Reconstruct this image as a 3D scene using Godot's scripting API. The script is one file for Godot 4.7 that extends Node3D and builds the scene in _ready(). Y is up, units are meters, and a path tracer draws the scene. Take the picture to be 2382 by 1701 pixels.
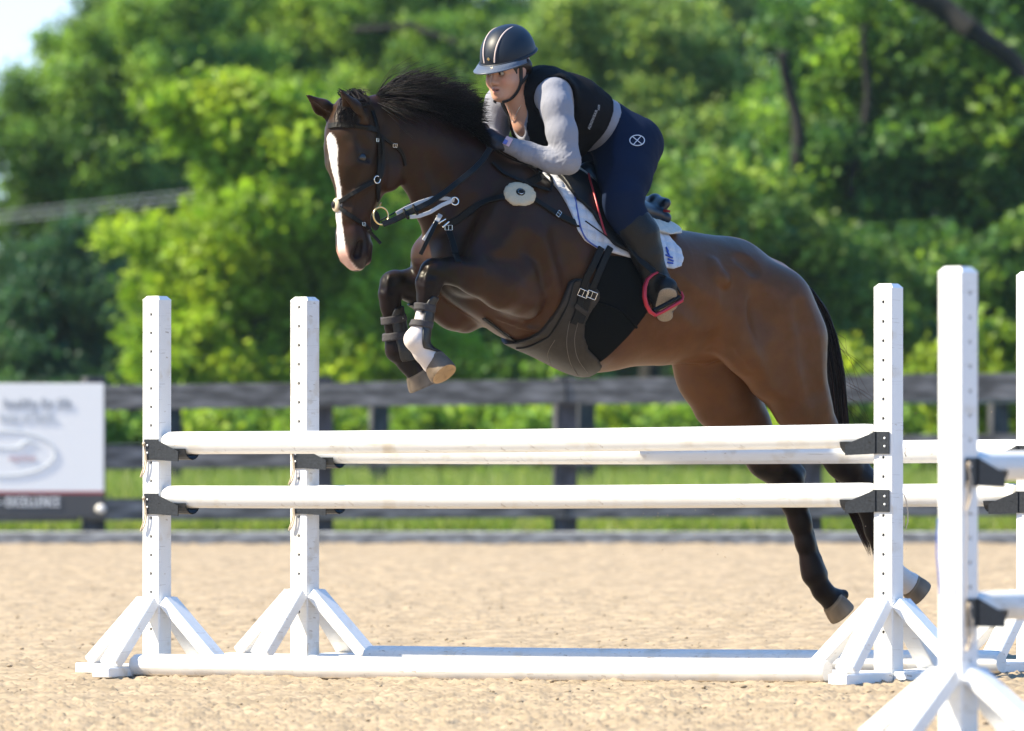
extends Node3D
# A rider jumping a bay horse over a white oxer in a sand arena.
# x runs to the right, y up, z towards the photographer. The jump stands round z = 0, the camera 28 m away.
const FOCAL := 15427.0        # focal length in photo pixels
const CAM_Z := 28.0
const CAM_Y := 1.065
const FENCE := 56.6
const MID := Vector2(1191.0, 850.5)
const HORIZON := 974.0
const YAW := deg_to_rad(30.0)  # the horse comes 30 degrees towards the camera
const RAIL := deg_to_rad(33.0) # the jump's rails come 33 degrees towards the camera at their right end
var cam_basis := Basis()
var rng := RandomNumberGenerator.new()
var M := {}
var taken := {}
var rail_dir := Vector3(cos(RAIL), 0, sin(RAIL))
var rail_nor := Vector3(-sin(RAIL), 0, cos(RAIL))
var fwd := Vector3(-cos(YAW), 0, sin(YAW))
var lat := Vector3(sin(YAW), 0, cos(YAW))
var started := 0

# ---------------------------------------------------------------- measuring
func ray(x: float, y: float) -> Vector3:
	return cam_basis * Vector3((x - MID.x) / FOCAL, (MID.y - y) / FOCAL, -1.0)
func pt(x: float, y: float, z: float) -> Vector3:      # the place in depth z that a measured photo position belongs to
	var d := ray(x, y)
	return Vector3(0, CAM_Y, CAM_Z) + d * ((z - CAM_Z) / d.z)
func hp(x: float, y: float, w: float) -> Vector3:      # the same on the horse, w metres to its left of its middle plane
	var p := pt(x, y, 0.0)
	for i in 3:
		var xx := p.x - 0.3795
		p = pt(x, y, (w - sin(YAW) * xx) / cos(YAW))
	return p
func gy(x: float, z: float) -> float:
	return 0.016 * x * smoothstep(-22.0, -4.0, z)
func lin(r: float, g: float, b: float) -> Color:
	return Color(r, g, b).linear_to_srgb()
func rr(a: float, b: float) -> float:
	return rng.randf_range(a, b)
func log_time(what: String) -> void:
	print(what, " ", (Time.get_ticks_msec() - started) / 1000.0, " s")

# ---------------------------------------------------------------- naming
func numbered(called: String) -> String:
	var k: int = taken.get(called, 0)
	taken[called] = k + 1
	return called if k == 0 else "%s_%03d" % [called, k]
func tag(o: Node, label: String, category := "", group := "", kind := "") -> Node:
	if label: o.set_meta("label", label)
	if category: o.set_meta("category", category)
	if group: o.set_meta("group", group)
	if kind: o.set_meta("kind", kind)
	return o
func thing(called: String, at: Vector3, label: String, category: String, group := "") -> Node3D:
	var o := Node3D.new()
	o.name = numbered(called)
	add_child(o)
	o.position = at
	tag(o, label, category, group)
	return o
func origin_of(p: Node) -> Vector3:
	var at := Vector3.ZERO
	while p != null and p != self:
		at += p.position
		p = p.get_parent()
	return at
func obj(b: MB, called: String, m: Material, parent: Node = null, smooth := false) -> MeshInstance3D:
	var o := MeshInstance3D.new()
	if parent == null:
		o.name = numbered(called)
		o.mesh = b.mesh(m, Vector3.ZERO)
		add_child(o)
	else:
		o.name = called
		o.mesh = b.mesh(m, origin_of(parent))
		parent.add_child(o, true)
	return o
func piece(mesh: Mesh, called: String, m: Material, parent: Node, t: Transform3D) -> MeshInstance3D:  # a shared mesh, placed in world axes
	var o := MeshInstance3D.new()
	o.name = called
	o.mesh = mesh
	o.material_override = m
	t.origin -= origin_of(parent)
	o.transform = t
	parent.add_child(o, true)
	return o

# ---------------------------------------------------------------- mesh building
class MB:
	var v := PackedVector3Array()
	var n := PackedVector3Array()
	var c := PackedColorArray()
	var uv := PackedVector2Array()
	var i := PackedInt32Array()
	var col := Color.WHITE
	var coloured := false
	func vert(p: Vector3, nn: Vector3, t := Vector2.ZERO) -> int:
		v.append(p); n.append(nn); c.append(col); uv.append(t)
		return v.size() - 1
	func tri(a: int, b: int, d: int) -> void:       # counter-clockwise seen from outside
		i.append(a); i.append(d); i.append(b)
	func quad(p: Vector3, q: Vector3, r: Vector3, s: Vector3) -> void:
		var nn := (q - p).cross(r - p)
		if nn.length_squared() < 1e-16: nn = (r - p).cross(s - p)
		nn = nn.normalized()
		var l := (q - p).length()
		var h := (s - p).length()
		var a := vert(p, nn, Vector2(0, 0)); var b := vert(q, nn, Vector2(l, 0)); var d := vert(r, nn, Vector2(l, h)); var e := vert(s, nn, Vector2(0, h))
		tri(a, b, d); tri(a, d, e)
	func tri3(p: Vector3, q: Vector3, r: Vector3) -> void:
		var nn := (q - p).cross(r - p).normalized()
		tri(vert(p, nn), vert(q, nn), vert(r, nn))
	func box(t: Transform3D, size: Vector3, bevel := 0.003) -> void:
		var h := size * 0.5
		var e := minf(bevel, minf(h.x, minf(h.y, h.z)) * 0.49)
		var k := h - Vector3(e, e, e)
		var f := func(x: float, y: float, z: float) -> Vector3: return t * Vector3(x, y, z)
		for s: float in [-1.0, 1.0]:
			var px := [f.call(s * h.x, -k.y, -k.z), f.call(s * h.x, k.y, -k.z), f.call(s * h.x, k.y, k.z), f.call(s * h.x, -k.y, k.z)]
			var py := [f.call(-k.x, s * h.y, -k.z), f.call(-k.x, s * h.y, k.z), f.call(k.x, s * h.y, k.z), f.call(k.x, s * h.y, -k.z)]
			var pz := [f.call(-k.x, -k.y, s * h.z), f.call(k.x, -k.y, s * h.z), f.call(k.x, k.y, s * h.z), f.call(-k.x, k.y, s * h.z)]
			for q: Array in [px, py, pz]:
				if s > 0: quad(q[0], q[1], q[2], q[3])
				else: quad(q[3], q[2], q[1], q[0])
			for u: float in [-1.0, 1.0]:
				var ea := [f.call(s * h.x, u * k.y, -k.z), f.call(s * h.x, u * k.y, k.z), f.call(s * k.x, u * h.y, k.z), f.call(s * k.x, u * h.y, -k.z)]
				var eb := [f.call(s * h.x, -k.y, u * k.z), f.call(s * h.x, k.y, u * k.z), f.call(s * k.x, k.y, u * h.z), f.call(s * k.x, -k.y, u * h.z)]
				var ec := [f.call(-k.x, s * h.y, u * k.z), f.call(k.x, s * h.y, u * k.z), f.call(k.x, s * k.y, u * h.z), f.call(-k.x, s * k.y, u * h.z)]
				for q: Array in [ea, eb, ec]:
					var mid: Vector3 = (q[0] + q[2]) * 0.5 - t.origin
					if (q[1] - q[0]).cross(q[2] - q[0]).dot(mid) > 0: quad(q[0], q[1], q[2], q[3])
					else: quad(q[3], q[2], q[1], q[0])
				for w: float in [-1.0, 1.0]:
					var p1: Vector3 = f.call(s * h.x, u * k.y, w * k.z)
					var p2: Vector3 = f.call(s * k.x, u * h.y, w * k.z)
					var p3: Vector3 = f.call(s * k.x, u * k.y, w * h.z)
					if (p2 - p1).cross(p3 - p1).dot(p1 - t.origin) > 0: tri3(p1, p2, p3)
					else: tri3(p1, p3, p2)
	func tube(pts: PackedVector3Array, rads, sides := 8, caps := true, squash := 1.0, side_axis := Vector3.ZERO) -> void:
		# a tube along points; rads a number or an array; squash flattens it across side_axis
		var k := pts.size()
		var first := v.size()
		var ref := side_axis
		var along := 0.0
		var start := v.size()
		for a in k:
			var d := (pts[mini(a + 1, k - 1)] - pts[maxi(a - 1, 0)]).normalized()
			if ref == Vector3.ZERO: ref = Vector3.UP if absf(d.y) < 0.9 else Vector3.RIGHT
			var x := (ref - d * ref.dot(d)).normalized()
			if x.length_squared() < 0.5: x = d.cross(Vector3(0.3, 0.5, 0.8)).normalized()
			var y := d.cross(x)
			if side_axis == Vector3.ZERO: ref = x
			var r: float = rads if (rads is float or rads is int) else rads[a]
			if a > 0: along += (pts[a] - pts[a - 1]).length()
			for s in sides + 1:
				var g := TAU * s / sides
				var o := x * cos(g) * squash + y * sin(g)
				var nn := (x * cos(g) / maxf(squash, 0.05) + y * sin(g)).normalized()
				vert(pts[a] + o * r, nn, Vector2(s / float(sides) * TAU * r, along))
		for a in k - 1:
			for s in sides:
				var p := start + a * (sides + 1) + s
				var q := p + sides + 1
				tri(p, p + 1, q + 1); tri(p, q + 1, q)
		if caps:
			for a: int in [0, k - 1]:
				var d := (pts[1] - pts[0]).normalized() * -1.0 if a == 0 else (pts[k - 1] - pts[k - 2]).normalized()
				var m := vert(pts[a], d)
				var base := v.size()
				for s in sides + 1:
					vert(v[start + a * (sides + 1) + s], d)
				for s in sides:
					if a == 0: tri(m, base + s + 1, base + s)
					else: tri(m, base + s, base + s + 1)
	func strap(pts: PackedVector3Array, nors: PackedVector3Array, width, thick: float) -> void:   # a leather strap lying along points, its face towards nors
		var k := pts.size()
		var rows := []
		for a in k:
			var d := (pts[mini(a + 1, k - 1)] - pts[maxi(a - 1, 0)]).normalized()
			var nn := (nors[a] - d * nors[a].dot(d)).normalized()
			var x := nn.cross(d) * (float(width if (width is float) else width[a]) * 0.5)
			var t := nn * thick
			var e := 0.82
			rows.append([pts[a] - x - t * 0.3, pts[a] - x + t * 0.4, pts[a] - x * e + t, pts[a] + x * e + t, pts[a] + x + t * 0.4, pts[a] + x - t * 0.3])
		for a in k - 1:
			for s in 5:
				quad(rows[a][s], rows[a + 1][s], rows[a + 1][s + 1], rows[a][s + 1])
		for a: int in [0, k - 1]:
			var r: Array = rows[a]
			quad(r[0], r[1], r[4], r[5]); quad(r[1], r[2], r[3], r[4])
	func ring(at: Vector3, axis: Vector3, radius: float, thick: float, seg := 20, oval := 1.0, up := Vector3.UP) -> void:
		var x := (up - axis * up.dot(axis)).normalized()
		var y := axis.cross(x)
		var p := PackedVector3Array()
		for s in seg + 1:
			var g := TAU * s / seg
			p.append(at + x * cos(g) * radius * oval + y * sin(g) * radius)
		tube(p, thick, 6, false)
	func ball(at: Vector3, radii: Vector3, basis := Basis(), seg := 10) -> void:
		var start := v.size()
		for a in seg + 1:
			for s in seg * 2 + 1:
				var th := PI * a / seg
				var ph := PI * s / seg
				var d := Vector3(sin(th) * cos(ph), cos(th), sin(th) * sin(ph))
				vert(at + basis * (d * radii), (basis * (d / radii)).normalized(), Vector2(s, a) / seg)
		for a in seg:
			for s in seg * 2:
				var p := start + a * (seg * 2 + 1) + s
				var q := p + seg * 2 + 1
				tri(p, p + 1, q + 1); tri(p, q + 1, q)
	func mesh(m: Material, origin: Vector3) -> ArrayMesh:
		var p := v
		if origin != Vector3.ZERO:
			p = PackedVector3Array(v)
			for k in p.size(): p[k] -= origin
		var a := []
		a.resize(Mesh.ARRAY_MAX)
		a[Mesh.ARRAY_VERTEX] = p
		a[Mesh.ARRAY_NORMAL] = n
		a[Mesh.ARRAY_TEX_UV] = uv
		if coloured: a[Mesh.ARRAY_COLOR] = c
		a[Mesh.ARRAY_INDEX] = i
		var out := ArrayMesh.new()
		out.add_surface_from_arrays(Mesh.PRIMITIVE_TRIANGLES, a)
		if m: out.surface_set_material(0, m)
		return out

# ---------------------------------------------------------------- materials
func mat(color: Color, rough := 0.7, more := {}) -> StandardMaterial3D:
	var m := StandardMaterial3D.new()
	m.albedo_color = color
	m.roughness = rough
	for k in more: m.set(k, more[k])
	return m
func noise_tex(frequency: float, ramp: Array, size := 256, octaves := 4, sd := 1, as_normal := false, stretch := Vector2.ONE) -> NoiseTexture2D:
	var f := FastNoiseLite.new()
	f.noise_type = FastNoiseLite.TYPE_SIMPLEX_SMOOTH
	f.frequency = frequency
	f.fractal_octaves = octaves
	f.seed = sd
	var t := NoiseTexture2D.new()
	t.width = size; t.height = size
	t.noise = f
	t.seamless = true
	if as_normal:
		t.as_normal_map = true
		t.bump_strength = 6.0
	elif ramp:
		var g := Gradient.new()
		g.offsets = PackedFloat32Array(ramp.map(func(r): return r[0]))
		g.colors = PackedColorArray(ramp.map(func(r): return r[1]))
		t.color_ramp = g
	return t
func grained(color: Color, rough: float, frequency: float, dark: float, scale: Vector3, more := {}) -> StandardMaterial3D:   # colour broken up by a triplanar noise
	var t := noise_tex(frequency, [[0.0, Color(dark, dark, dark)], [0.5, Color(0.5 + dark / 2, 0.5 + dark / 2, 0.5 + dark / 2)], [1.0, Color.WHITE]])
	var m := mat(color, rough, {"albedo_texture": t, "uv1_triplanar": true, "uv1_world_triplanar": true, "uv1_scale": scale})
	for k in more: m.set(k, more[k])
	return m

# ---------------------------------------------------------------- the arena
func make_materials() -> void:
	M.white = mat(lin(0.8, 0.8, 0.8), 0.5, {"albedo_texture": worn_paint(5, 70, 26, true), "uv1_triplanar": true, "uv1_world_triplanar": true, "uv1_scale": Vector3(1.45, 1.45, 1.45)})
	M.rail = mat(lin(0.8, 0.79, 0.77), 0.45, {"albedo_texture": worn_paint(11, 30, 60, false), "uv1_triplanar": true, "uv1_world_triplanar": true, "uv1_scale": Vector3(1.2, 1.2, 1.2)})
	M.pole = mat(lin(0.74, 0.72, 0.69), 0.55, {"albedo_texture": worn_paint(17, 60, 110, false), "uv1_triplanar": true, "uv1_world_triplanar": true, "uv1_scale": Vector3(1.3, 1.3, 1.3)})
	M.wood_end = grained(lin(0.42, 0.34, 0.27), 0.9, 0.05, 0.5, Vector3(9, 9, 9))
	M.hole_shade = mat(lin(0.03, 0.026, 0.022), 0.9)  # near black, for the shade inside the bored holes
	M.cup = grained(lin(0.045, 0.05, 0.06), 0.42, 0.04, 0.6, Vector3(7, 7, 7), {"metallic": 0.3})
	M.twine = mat(lin(0.55, 0.45, 0.34), 0.9)
	M.fence = grained(lin(0.25, 0.253, 0.262), 0.85, 0.02, 0.42, Vector3(0.5, 2.2, 0.5))
	M.fence_post = grained(lin(0.10, 0.10, 0.12), 0.85, 0.02, 0.45, Vector3(1.5, 0.6, 1.5))
	M.kerb = grained(lin(0.5, 0.51, 0.52), 0.9, 0.02, 0.5, Vector3(0.8, 3, 0.8))
	M.sand = mat(lin(1, 1, 1), 0.95, {"vertex_color_use_as_albedo": true, "metallic_specular": 0.25})
	var g := noise_tex(0.03, [[0.0, Color(0.55, 0.6, 0.4)], [1.0, Color(1, 1, 1)]])
	M.earth = mat(lin(0.1, 0.16, 0.035), 0.95, {"albedo_texture": g, "uv1_triplanar": true, "uv1_world_triplanar": true, "uv1_scale": Vector3(0.1, 0.1, 0.1)})
	M.leaf = mat(lin(1, 1, 1), 0.5, {"vertex_color_use_as_albedo": true, "backlight_enabled": true, "backlight": Color(1.0, 1.0, 0.75), "cull_mode": BaseMaterial3D.CULL_DISABLED, "metallic_specular": 0.4})
	M.bark = grained(lin(0.03, 0.027, 0.023), 0.95, 0.03, 0.4, Vector3(2, 0.7, 2))
	M.wire = mat(lin(0.85, 0.86, 0.86), 0.4)  # near white: sun gloss on the strands put into the colour

func worn_paint(sd: int, cracks: int, chips: int, upright: bool) -> ImageTexture:      # white paint with hairline cracks, chips down to the wood and smears of dirt
	var r := RandomNumberGenerator.new()
	r.seed = sd
	var n := FastNoiseLite.new()
	n.seed = sd; n.frequency = 0.012; n.fractal_octaves = 5
	var im := Image.create(512, 512, false, Image.FORMAT_RGB8)
	for y in 512:
		for x in 512:
			# a smear that repeats without a seam
			var a := TAU * x / 512.0; var b := TAU * y / 512.0
			var d := n.get_noise_3d(cos(a) * 60.0 + 7.0 * sin(b), sin(a) * 60.0, cos(b) * 60.0 + sin(b) * 35.0)
			var t := smoothstep(0.2, 0.55, d)
			im.set_pixel(x, y, Color(1.0 - 0.1 * t, 1.0 - 0.14 * t, 1.0 - 0.2 * t))
	for k in cracks:
		var x := r.randi() % 512; var y := r.randi() % 512
		var l := r.randi_range(8, 60)
		var c := Color(0.62, 0.58, 0.54).lerp(Color(0.9, 0.89, 0.88), r.randf())
		for q in l:
			if r.randf() < 0.08: y += r.randi_range(-1, 1)
			im.set_pixel(posmod(x + q, 512), posmod(y, 512), c)
	for k in chips:
		var x := r.randi() % 512; var y := r.randi() % 512
		var w := r.randi_range(2, 14); var h := r.randi_range(1, 4)
		var c := Color(0.45, 0.33, 0.23).lerp(Color(0.75, 0.68, 0.6), r.randf())
		for q in w:
			for p in h:
				if r.randf() < 0.75: im.set_pixel(posmod(x + q, 512), posmod(y + p + q / 5, 512), c)
	return ImageTexture.create_from_image(im)
func make_sand() -> void:
	var arena := Node3D.new()
	arena.name = "sand_arena"
	add_child(arena)
	arena.set_meta("kind", "structure")
	var lump := FastNoiseLite.new()
	lump.noise_type = FastNoiseLite.TYPE_SIMPLEX; lump.frequency = 12.0; lump.fractal_octaves = 3; lump.fractal_gain = 0.55; lump.seed = 4
	var tracks := FastNoiseLite.new()
	tracks.noise_type = FastNoiseLite.TYPE_SIMPLEX_SMOOTH; tracks.frequency = 1.7; tracks.fractal_octaves = 3; tracks.seed = 8
	var patch := FastNoiseLite.new()
	patch.noise_type = FastNoiseLite.TYPE_SIMPLEX; patch.frequency = 4.0; patch.fractal_octaves = 4; patch.seed = 12
	var cols := 380
	var ds := PackedFloat32Array()
	var d := 17.0
	while d < FENCE - 0.1:
		ds.append(d)
		d += 0.021 * pow(d / 20.0, 1.1)
	var rows := ds.size()
	var b := MB.new()
	b.coloured = true
	b.v.resize(rows * cols); b.n.resize(rows * cols); b.c.resize(rows * cols); b.uv.resize(rows * cols)
	for r in rows:
		var dist := ds[r]
		var z := CAM_Z - dist
		var amp := (0.0115 + 0.005 * smoothstep(29.0, 23.0, dist)) * (1.0 + 0.4 * tracks.get_noise_2d(z * 0.3, 50.0))
		for k in cols:
			var x := (k - cols * 0.5) * 0.0145 * dist / 20.0
			var l := absf(lump.get_noise_2d(x, z)) * 2.0 - 0.6 + 0.5 * absf(lump.get_noise_2d(x * 2.1 + 30.0, z * 2.1))
			var big := tracks.get_noise_2d(x, z)
			var h := amp * l + 0.016 * big
			b.v[r * cols + k] = Vector3(x, gy(x, z) + h, z)
			var t := 1.0 + 0.3 * patch.get_noise_2d(x, z) + 0.1 * big
			b.c[r * cols + k] = Color(0.3 * t, 0.235 * t, 0.163 * t)
	for r in rows:
		for k in cols:
			var a := b.v[r * cols + mini(k + 1, cols - 1)] - b.v[r * cols + maxi(k - 1, 0)]
			var e := b.v[mini(r + 1, rows - 1) * cols + k] - b.v[maxi(r - 1, 0) * cols + k]
			b.n[r * cols + k] = a.cross(e).normalized()
	b.i.resize((rows - 1) * (cols - 1) * 6)
	var at := 0
	for r in rows - 1:
		for k in cols - 1:
			var p := r * cols + k
			b.i[at] = p; b.i[at + 1] = p + cols; b.i[at + 2] = p + 1
			b.i[at + 3] = p + 1; b.i[at + 4] = p + cols; b.i[at + 5] = p + cols + 1
			at += 6
	obj(b, "raked_sand", M.sand, arena)
	var c := MB.new()
	c.coloured = true
	c.col = Color(0.29, 0.226, 0.165)
	c.quad(Vector3(-60, -0.05, -28.4), Vector3(-60, -0.05, 45), Vector3(60, -0.05, 45), Vector3(60, -0.05, -28.4))
	obj(c, "sand_bed", M.sand, arena)
	var e := MB.new()
	e.quad(Vector3(-900, -0.06, -1500), Vector3(-900, -0.06, 300), Vector3(900, -0.06, 300), Vector3(900, -0.06, -1500))
	tag(obj(e, "ground", M.earth), "", "", "", "structure")
	# loose clods of sand, too many to count
	var clod := MB.new()
	clod.coloured = true
	clod.ball(Vector3.ZERO, Vector3.ONE, Basis(), 4)
	for q in clod.v.size():
		clod.v[q] *= 1.0 + 0.5 * lump.get_noise_3d(clod.v[q].x * 0.06, clod.v[q].y * 0.06, clod.v[q].z * 0.06)
	var mm := MultiMesh.new()
	mm.transform_format = MultiMesh.TRANSFORM_3D
	mm.use_colors = true
	mm.mesh = clod.mesh(M.sand, Vector3.ZERO)
	var count := 5000
	mm.instance_count = count
	for q in count:
		var dist := 19.0 + 24.0 * pow(rng.randf(), 1.6)
		var z := CAM_Z - dist
		var x := rr(-2.6, 2.6) * dist / 20.0
		var s := 0.003 + 0.008 * pow(rng.randf(), 3.0)
		mm.set_instance_transform(q, Transform3D(Basis.from_euler(Vector3(rr(0, 6), rr(0, 6), rr(0, 6))).scaled(Vector3(s * rr(0.9, 1.6), s * rr(0.45, 0.75), s * 1.1)), Vector3(x, gy(x, z) + 0.004, z)))
		var t := rr(0.8, 1.1)
		mm.set_instance_color(q, Color(0.3 * t, 0.235 * t, 0.163 * t))
	var mi := MultiMeshInstance3D.new()
	mi.name = "sand_clods"
	mi.multimesh = mm
	add_child(mi)
	tag(mi, "loose clods of tan sand strewn over the arena", "sand", "", "stuff")

# ---------------------------------------------------------------- the jump
func post_mesh(w: float, h: float, first: float, gap: float, count: int) -> MB:
	# a square post, y up from 0; pin holes bored into its +z face; chamfered head
	var b := MB.new()
	var a := w * 0.5
	var e := 0.004
	var ch := 0.017
	var y1 := h - ch
	var P := func(x: float, y: float, z: float) -> Vector3: return Vector3(x, y, z)
	# plain sides
	b.quad(Vector3(a, 0, a - e), Vector3(a, 0, -a + e), Vector3(a, y1, -a + e), Vector3(a, y1, a - e))
	b.quad(Vector3(-a, 0, -a + e), Vector3(-a, 0, a - e), Vector3(-a, y1, a - e), Vector3(-a, y1, -a + e))
	b.quad(Vector3(a - e, 0, -a), Vector3(-a + e, 0, -a), Vector3(-a + e, y1, -a), Vector3(a - e, y1, -a))
	for s: Vector2 in [Vector2(1, 1), Vector2(1, -1), Vector2(-1, -1), Vector2(-1, 1)]:
		var p := Vector3(s.x * a, 0, s.y * (a - e))
		var q := Vector3(s.x * (a - e), 0, s.y * a)
		if s.x * s.y > 0: b.quad(q, p, p + Vector3(0, y1, 0), q + Vector3(0, y1, 0))
		else: b.quad(p, q, q + Vector3(0, y1, 0), p + Vector3(0, y1, 0))
	var t := a - ch * 0.9
	b.quad(Vector3(-a, y1, a), Vector3(a, y1, a), Vector3(t, h, t), Vector3(-t, h, t))
	b.quad(Vector3(a, y1, a), Vector3(a, y1, -a), Vector3(t, h, -t), Vector3(t, h, t))
	b.quad(Vector3(a, y1, -a), Vector3(-a, y1, -a), Vector3(-t, h, -t), Vector3(t, h, -t))
	b.quad(Vector3(-a, y1, -a), Vector3(-a, y1, a), Vector3(-t, h, t), Vector3(-t, h, -t))
	b.quad(Vector3(-t, h, t), Vector3(t, h, t), Vector3(t, h, -t), Vector3(-t, h, -t))
	# the face with the holes
	var xl := a - e
	var lo := 0.0
	for k in count:
		var hy := first + gap * k
		var hi := minf(hy + gap * 0.5, y1)
		if k == count - 1: hi = y1
		var yb := hy - gap * 0.5
		if yb > lo + 0.001: b.quad(Vector3(-xl, lo, a), Vector3(xl, lo, a), Vector3(xl, yb, a), Vector3(-xl, yb, a))
		var ring := []
		var rim := []
		var seg := 16
		for s in seg:
			var g := TAU * s / seg
			var dx := cos(g); var dy := sin(g)
			var kx := xl / absf(dx) if absf(dx) > 0.001 else 1e9
			var ky := ((hi - hy) if dy > 0 else (hy - yb)) / absf(dy) if absf(dy) > 0.001 else 1e9
			ring.append(Vector3(0.0075 * dx, hy + 0.0075 * dy, a))
			var m := minf(kx, ky)
			rim.append(Vector3(m * dx, hy + m * dy, a))
		var cs := [Vector3(xl, hi, a), Vector3(-xl, hi, a), Vector3(-xl, yb, a), Vector3(xl, yb, a)]
		for s in seg:
			var z := (s + 1) % seg
			b.quad(ring[s], rim[s], rim[z], ring[z])
			for q: Vector3 in cs:
				var g0 := fposmod(atan2(q.y - hy, q.x), TAU)
				if g0 > TAU * s / seg + 1e-4 and g0 < TAU * (s + 1) / seg - 1e-4:
					b.tri3(rim[s], q, rim[z])
			var inn := Vector3(0, 0, -0.06)
			b.quad(ring[z], ring[z] + inn, ring[s] + inn, ring[s])
		lo = hi
	return b
func shade_plugs(w: float, first: float, gap: float, count: int) -> MB:  # dark plugs sunk in the bores, standing for the shade inside
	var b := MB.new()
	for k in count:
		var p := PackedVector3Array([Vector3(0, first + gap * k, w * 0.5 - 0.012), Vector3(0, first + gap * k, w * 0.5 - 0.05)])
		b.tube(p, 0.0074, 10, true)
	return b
func brace(b: MB, from: Vector3, to: Vector3, width: float, deep: float, side: Vector3) -> void:
	var d := (to - from).normalized()
	var up := side.cross(d).normalized()
	b.box(Transform3D(Basis(side, up, side.cross(up)), (from + to) * 0.5), Vector3(width, deep, (to - from).length()), 0.004)
func standard(px: float, z: float, top_y: float, w: float, gap: float, first_hole_y: float, turn: float, label: String, brace_h := 0.315) -> Node3D:
	var p := pt(px, top_y, z)
	var base := Vector3(p.x, gy(p.x, z), z)
	var h := p.y - base.y
	var o := thing("jump_standard", base, label, "jump stand", "white standards of the oxer")
	o.rotation.y = -turn
	# holes: count down from the measured topmost one
	var top_hole := pt(px, first_hole_y, z).y - base.y
	var count := int((top_hole - 0.16) / gap) + 1
	var first := top_hole - gap * (count - 1)
	var local := func(b: MB, called: String, m: Material) -> MeshInstance3D:
		var q := MeshInstance3D.new()
		q.name = called
		q.mesh = b.mesh(m, Vector3.ZERO)
		o.add_child(q, true)
		return q
	local.call(post_mesh(w, h, first, gap, count), "post", M.white)
	local.call(shade_plugs(w, first, gap, count), "hole_shade_plugs", M.hole_shade).set_meta("kind", "stuff")
	var l := 0.335
	for k in 4:
		var d := Vector3(0, 0, 1).rotated(Vector3.UP, k * PI / 2)
		var s := Vector3(1, 0, 0).rotated(Vector3.UP, k * PI / 2)
		var b := MB.new()
		brace(b, d * (w * 0.5 + 0.012) + Vector3(0, brace_h, 0), d * l + Vector3(0, 0.05, 0), w * 0.96, 0.052, s)
		local.call(b, "brace", M.white)
		var f := MB.new()
		f.box(Transform3D(Basis(s, Vector3.UP, d), d * (w * 0.5 + 0.002 + (l + 0.02) * 0.5) + Vector3(0, 0.022, 0)), Vector3(w * (0.98 if k % 2 else 1.02), 0.044, l + 0.02), 0.005)
		local.call(f, "foot", M.white)
	return o
func add_cup(st: Node3D, y: float, w: float, side: float, cord := true) -> void:
	# a black metal cup pinned to the +z face, its trough reaching inwards (side = +1 to the right)
	var b := MB.new()
	var a := w * 0.5
	b.box(Transform3D(Basis(), Vector3(side * 0.006, y, a + 0.0045)), Vector3(0.075, 0.088, 0.005), 0.0015)
	# the wing from the plate past the edge of the post
	var z0 := a + 0.0075
	var x0 := side * 0.03; var x1 := side * 0.16
	var p := [Vector3(x0, y + 0.044, z0), Vector3(x1, y - 0.008, z0 + 0.012), Vector3(x1, y - 0.05, z0 + 0.012), Vector3(x0, y - 0.044, z0)]
	for k in 2:
		var o := Vector3(0, 0, 0.004 * k)
		if (k == 1) == (side > 0): b.quad(p[3] + o, p[2] + o, p[1] + o, p[0] + o)
		else: b.quad(p[0] + o, p[1] + o, p[2] + o, p[3] + o)
	b.quad(p[0], p[1], p[1] + Vector3(0, 0, 0.004), p[0] + Vector3(0, 0, 0.004))
	b.quad(p[3], p[2], p[2] + Vector3(0, 0, 0.004), p[3] + Vector3(0, 0, 0.004))
	# the trough itself, a shallow gutter along the rail
	var seg := 8
	for k in seg:
		var g0 := PI * (1.02 + 0.96 * k / seg); var g1 := PI * (1.02 + 0.96 * (k + 1) / seg)
		var r := 0.055
		var c := Vector3(0, y + 0.006, a - 0.04)
		var q0 := c + Vector3(0, sin(g0) * r * 0.9, -cos(g0) * r); var q1 := c + Vector3(0, sin(g1) * r * 0.9, -cos(g1) * r)
		var u0 := Vector3(side * (a + 0.004), 0, 0); var u1 := Vector3(side * 0.19, 0, 0)
		b.quad(q0 + u0, q0 + u1, q1 + u1, q1 + u0)
		var t := (c - (q0 + q1) * 0.5).normalized() * 0.004
		b.quad(q1 + u0 + t, q1 + u1 + t, q0 + u1 + t, q0 + u0 + t)
	var q := MeshInstance3D.new()
	q.name = "jump_cup"
	q.mesh = b.mesh(M.cup, Vector3.ZERO)
	st.add_child(q, true)
	for e: float in [0.018, -0.014]:
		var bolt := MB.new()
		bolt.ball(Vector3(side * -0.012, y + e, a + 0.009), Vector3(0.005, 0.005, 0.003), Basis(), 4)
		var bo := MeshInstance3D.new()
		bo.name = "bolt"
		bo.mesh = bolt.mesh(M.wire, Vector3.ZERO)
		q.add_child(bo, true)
	if cord:
		var c := MB.new()
		var pts := PackedVector3Array()
		for k in 15:
			var g := k / 14.0
			pts.append(Vector3(side * (-0.03 + 0.012 * sin(g * 9.0)), y + 0.02 - 0.17 * sin(g * PI) * (0.6 + 0.4 * g), a + 0.012 + 0.006 * sin(g * 5.0)))
		c.tube(pts, 0.0032, 5)
		c.ball(Vector3(side * -0.026, y + 0.025, a + 0.014), Vector3(0.009, 0.007, 0.007), Basis(), 4)
		var ci := MeshInstance3D.new()
		ci.name = "cord"
		ci.mesh = c.mesh(M.twine, Vector3.ZERO)
		q.add_child(ci, true)
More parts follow.
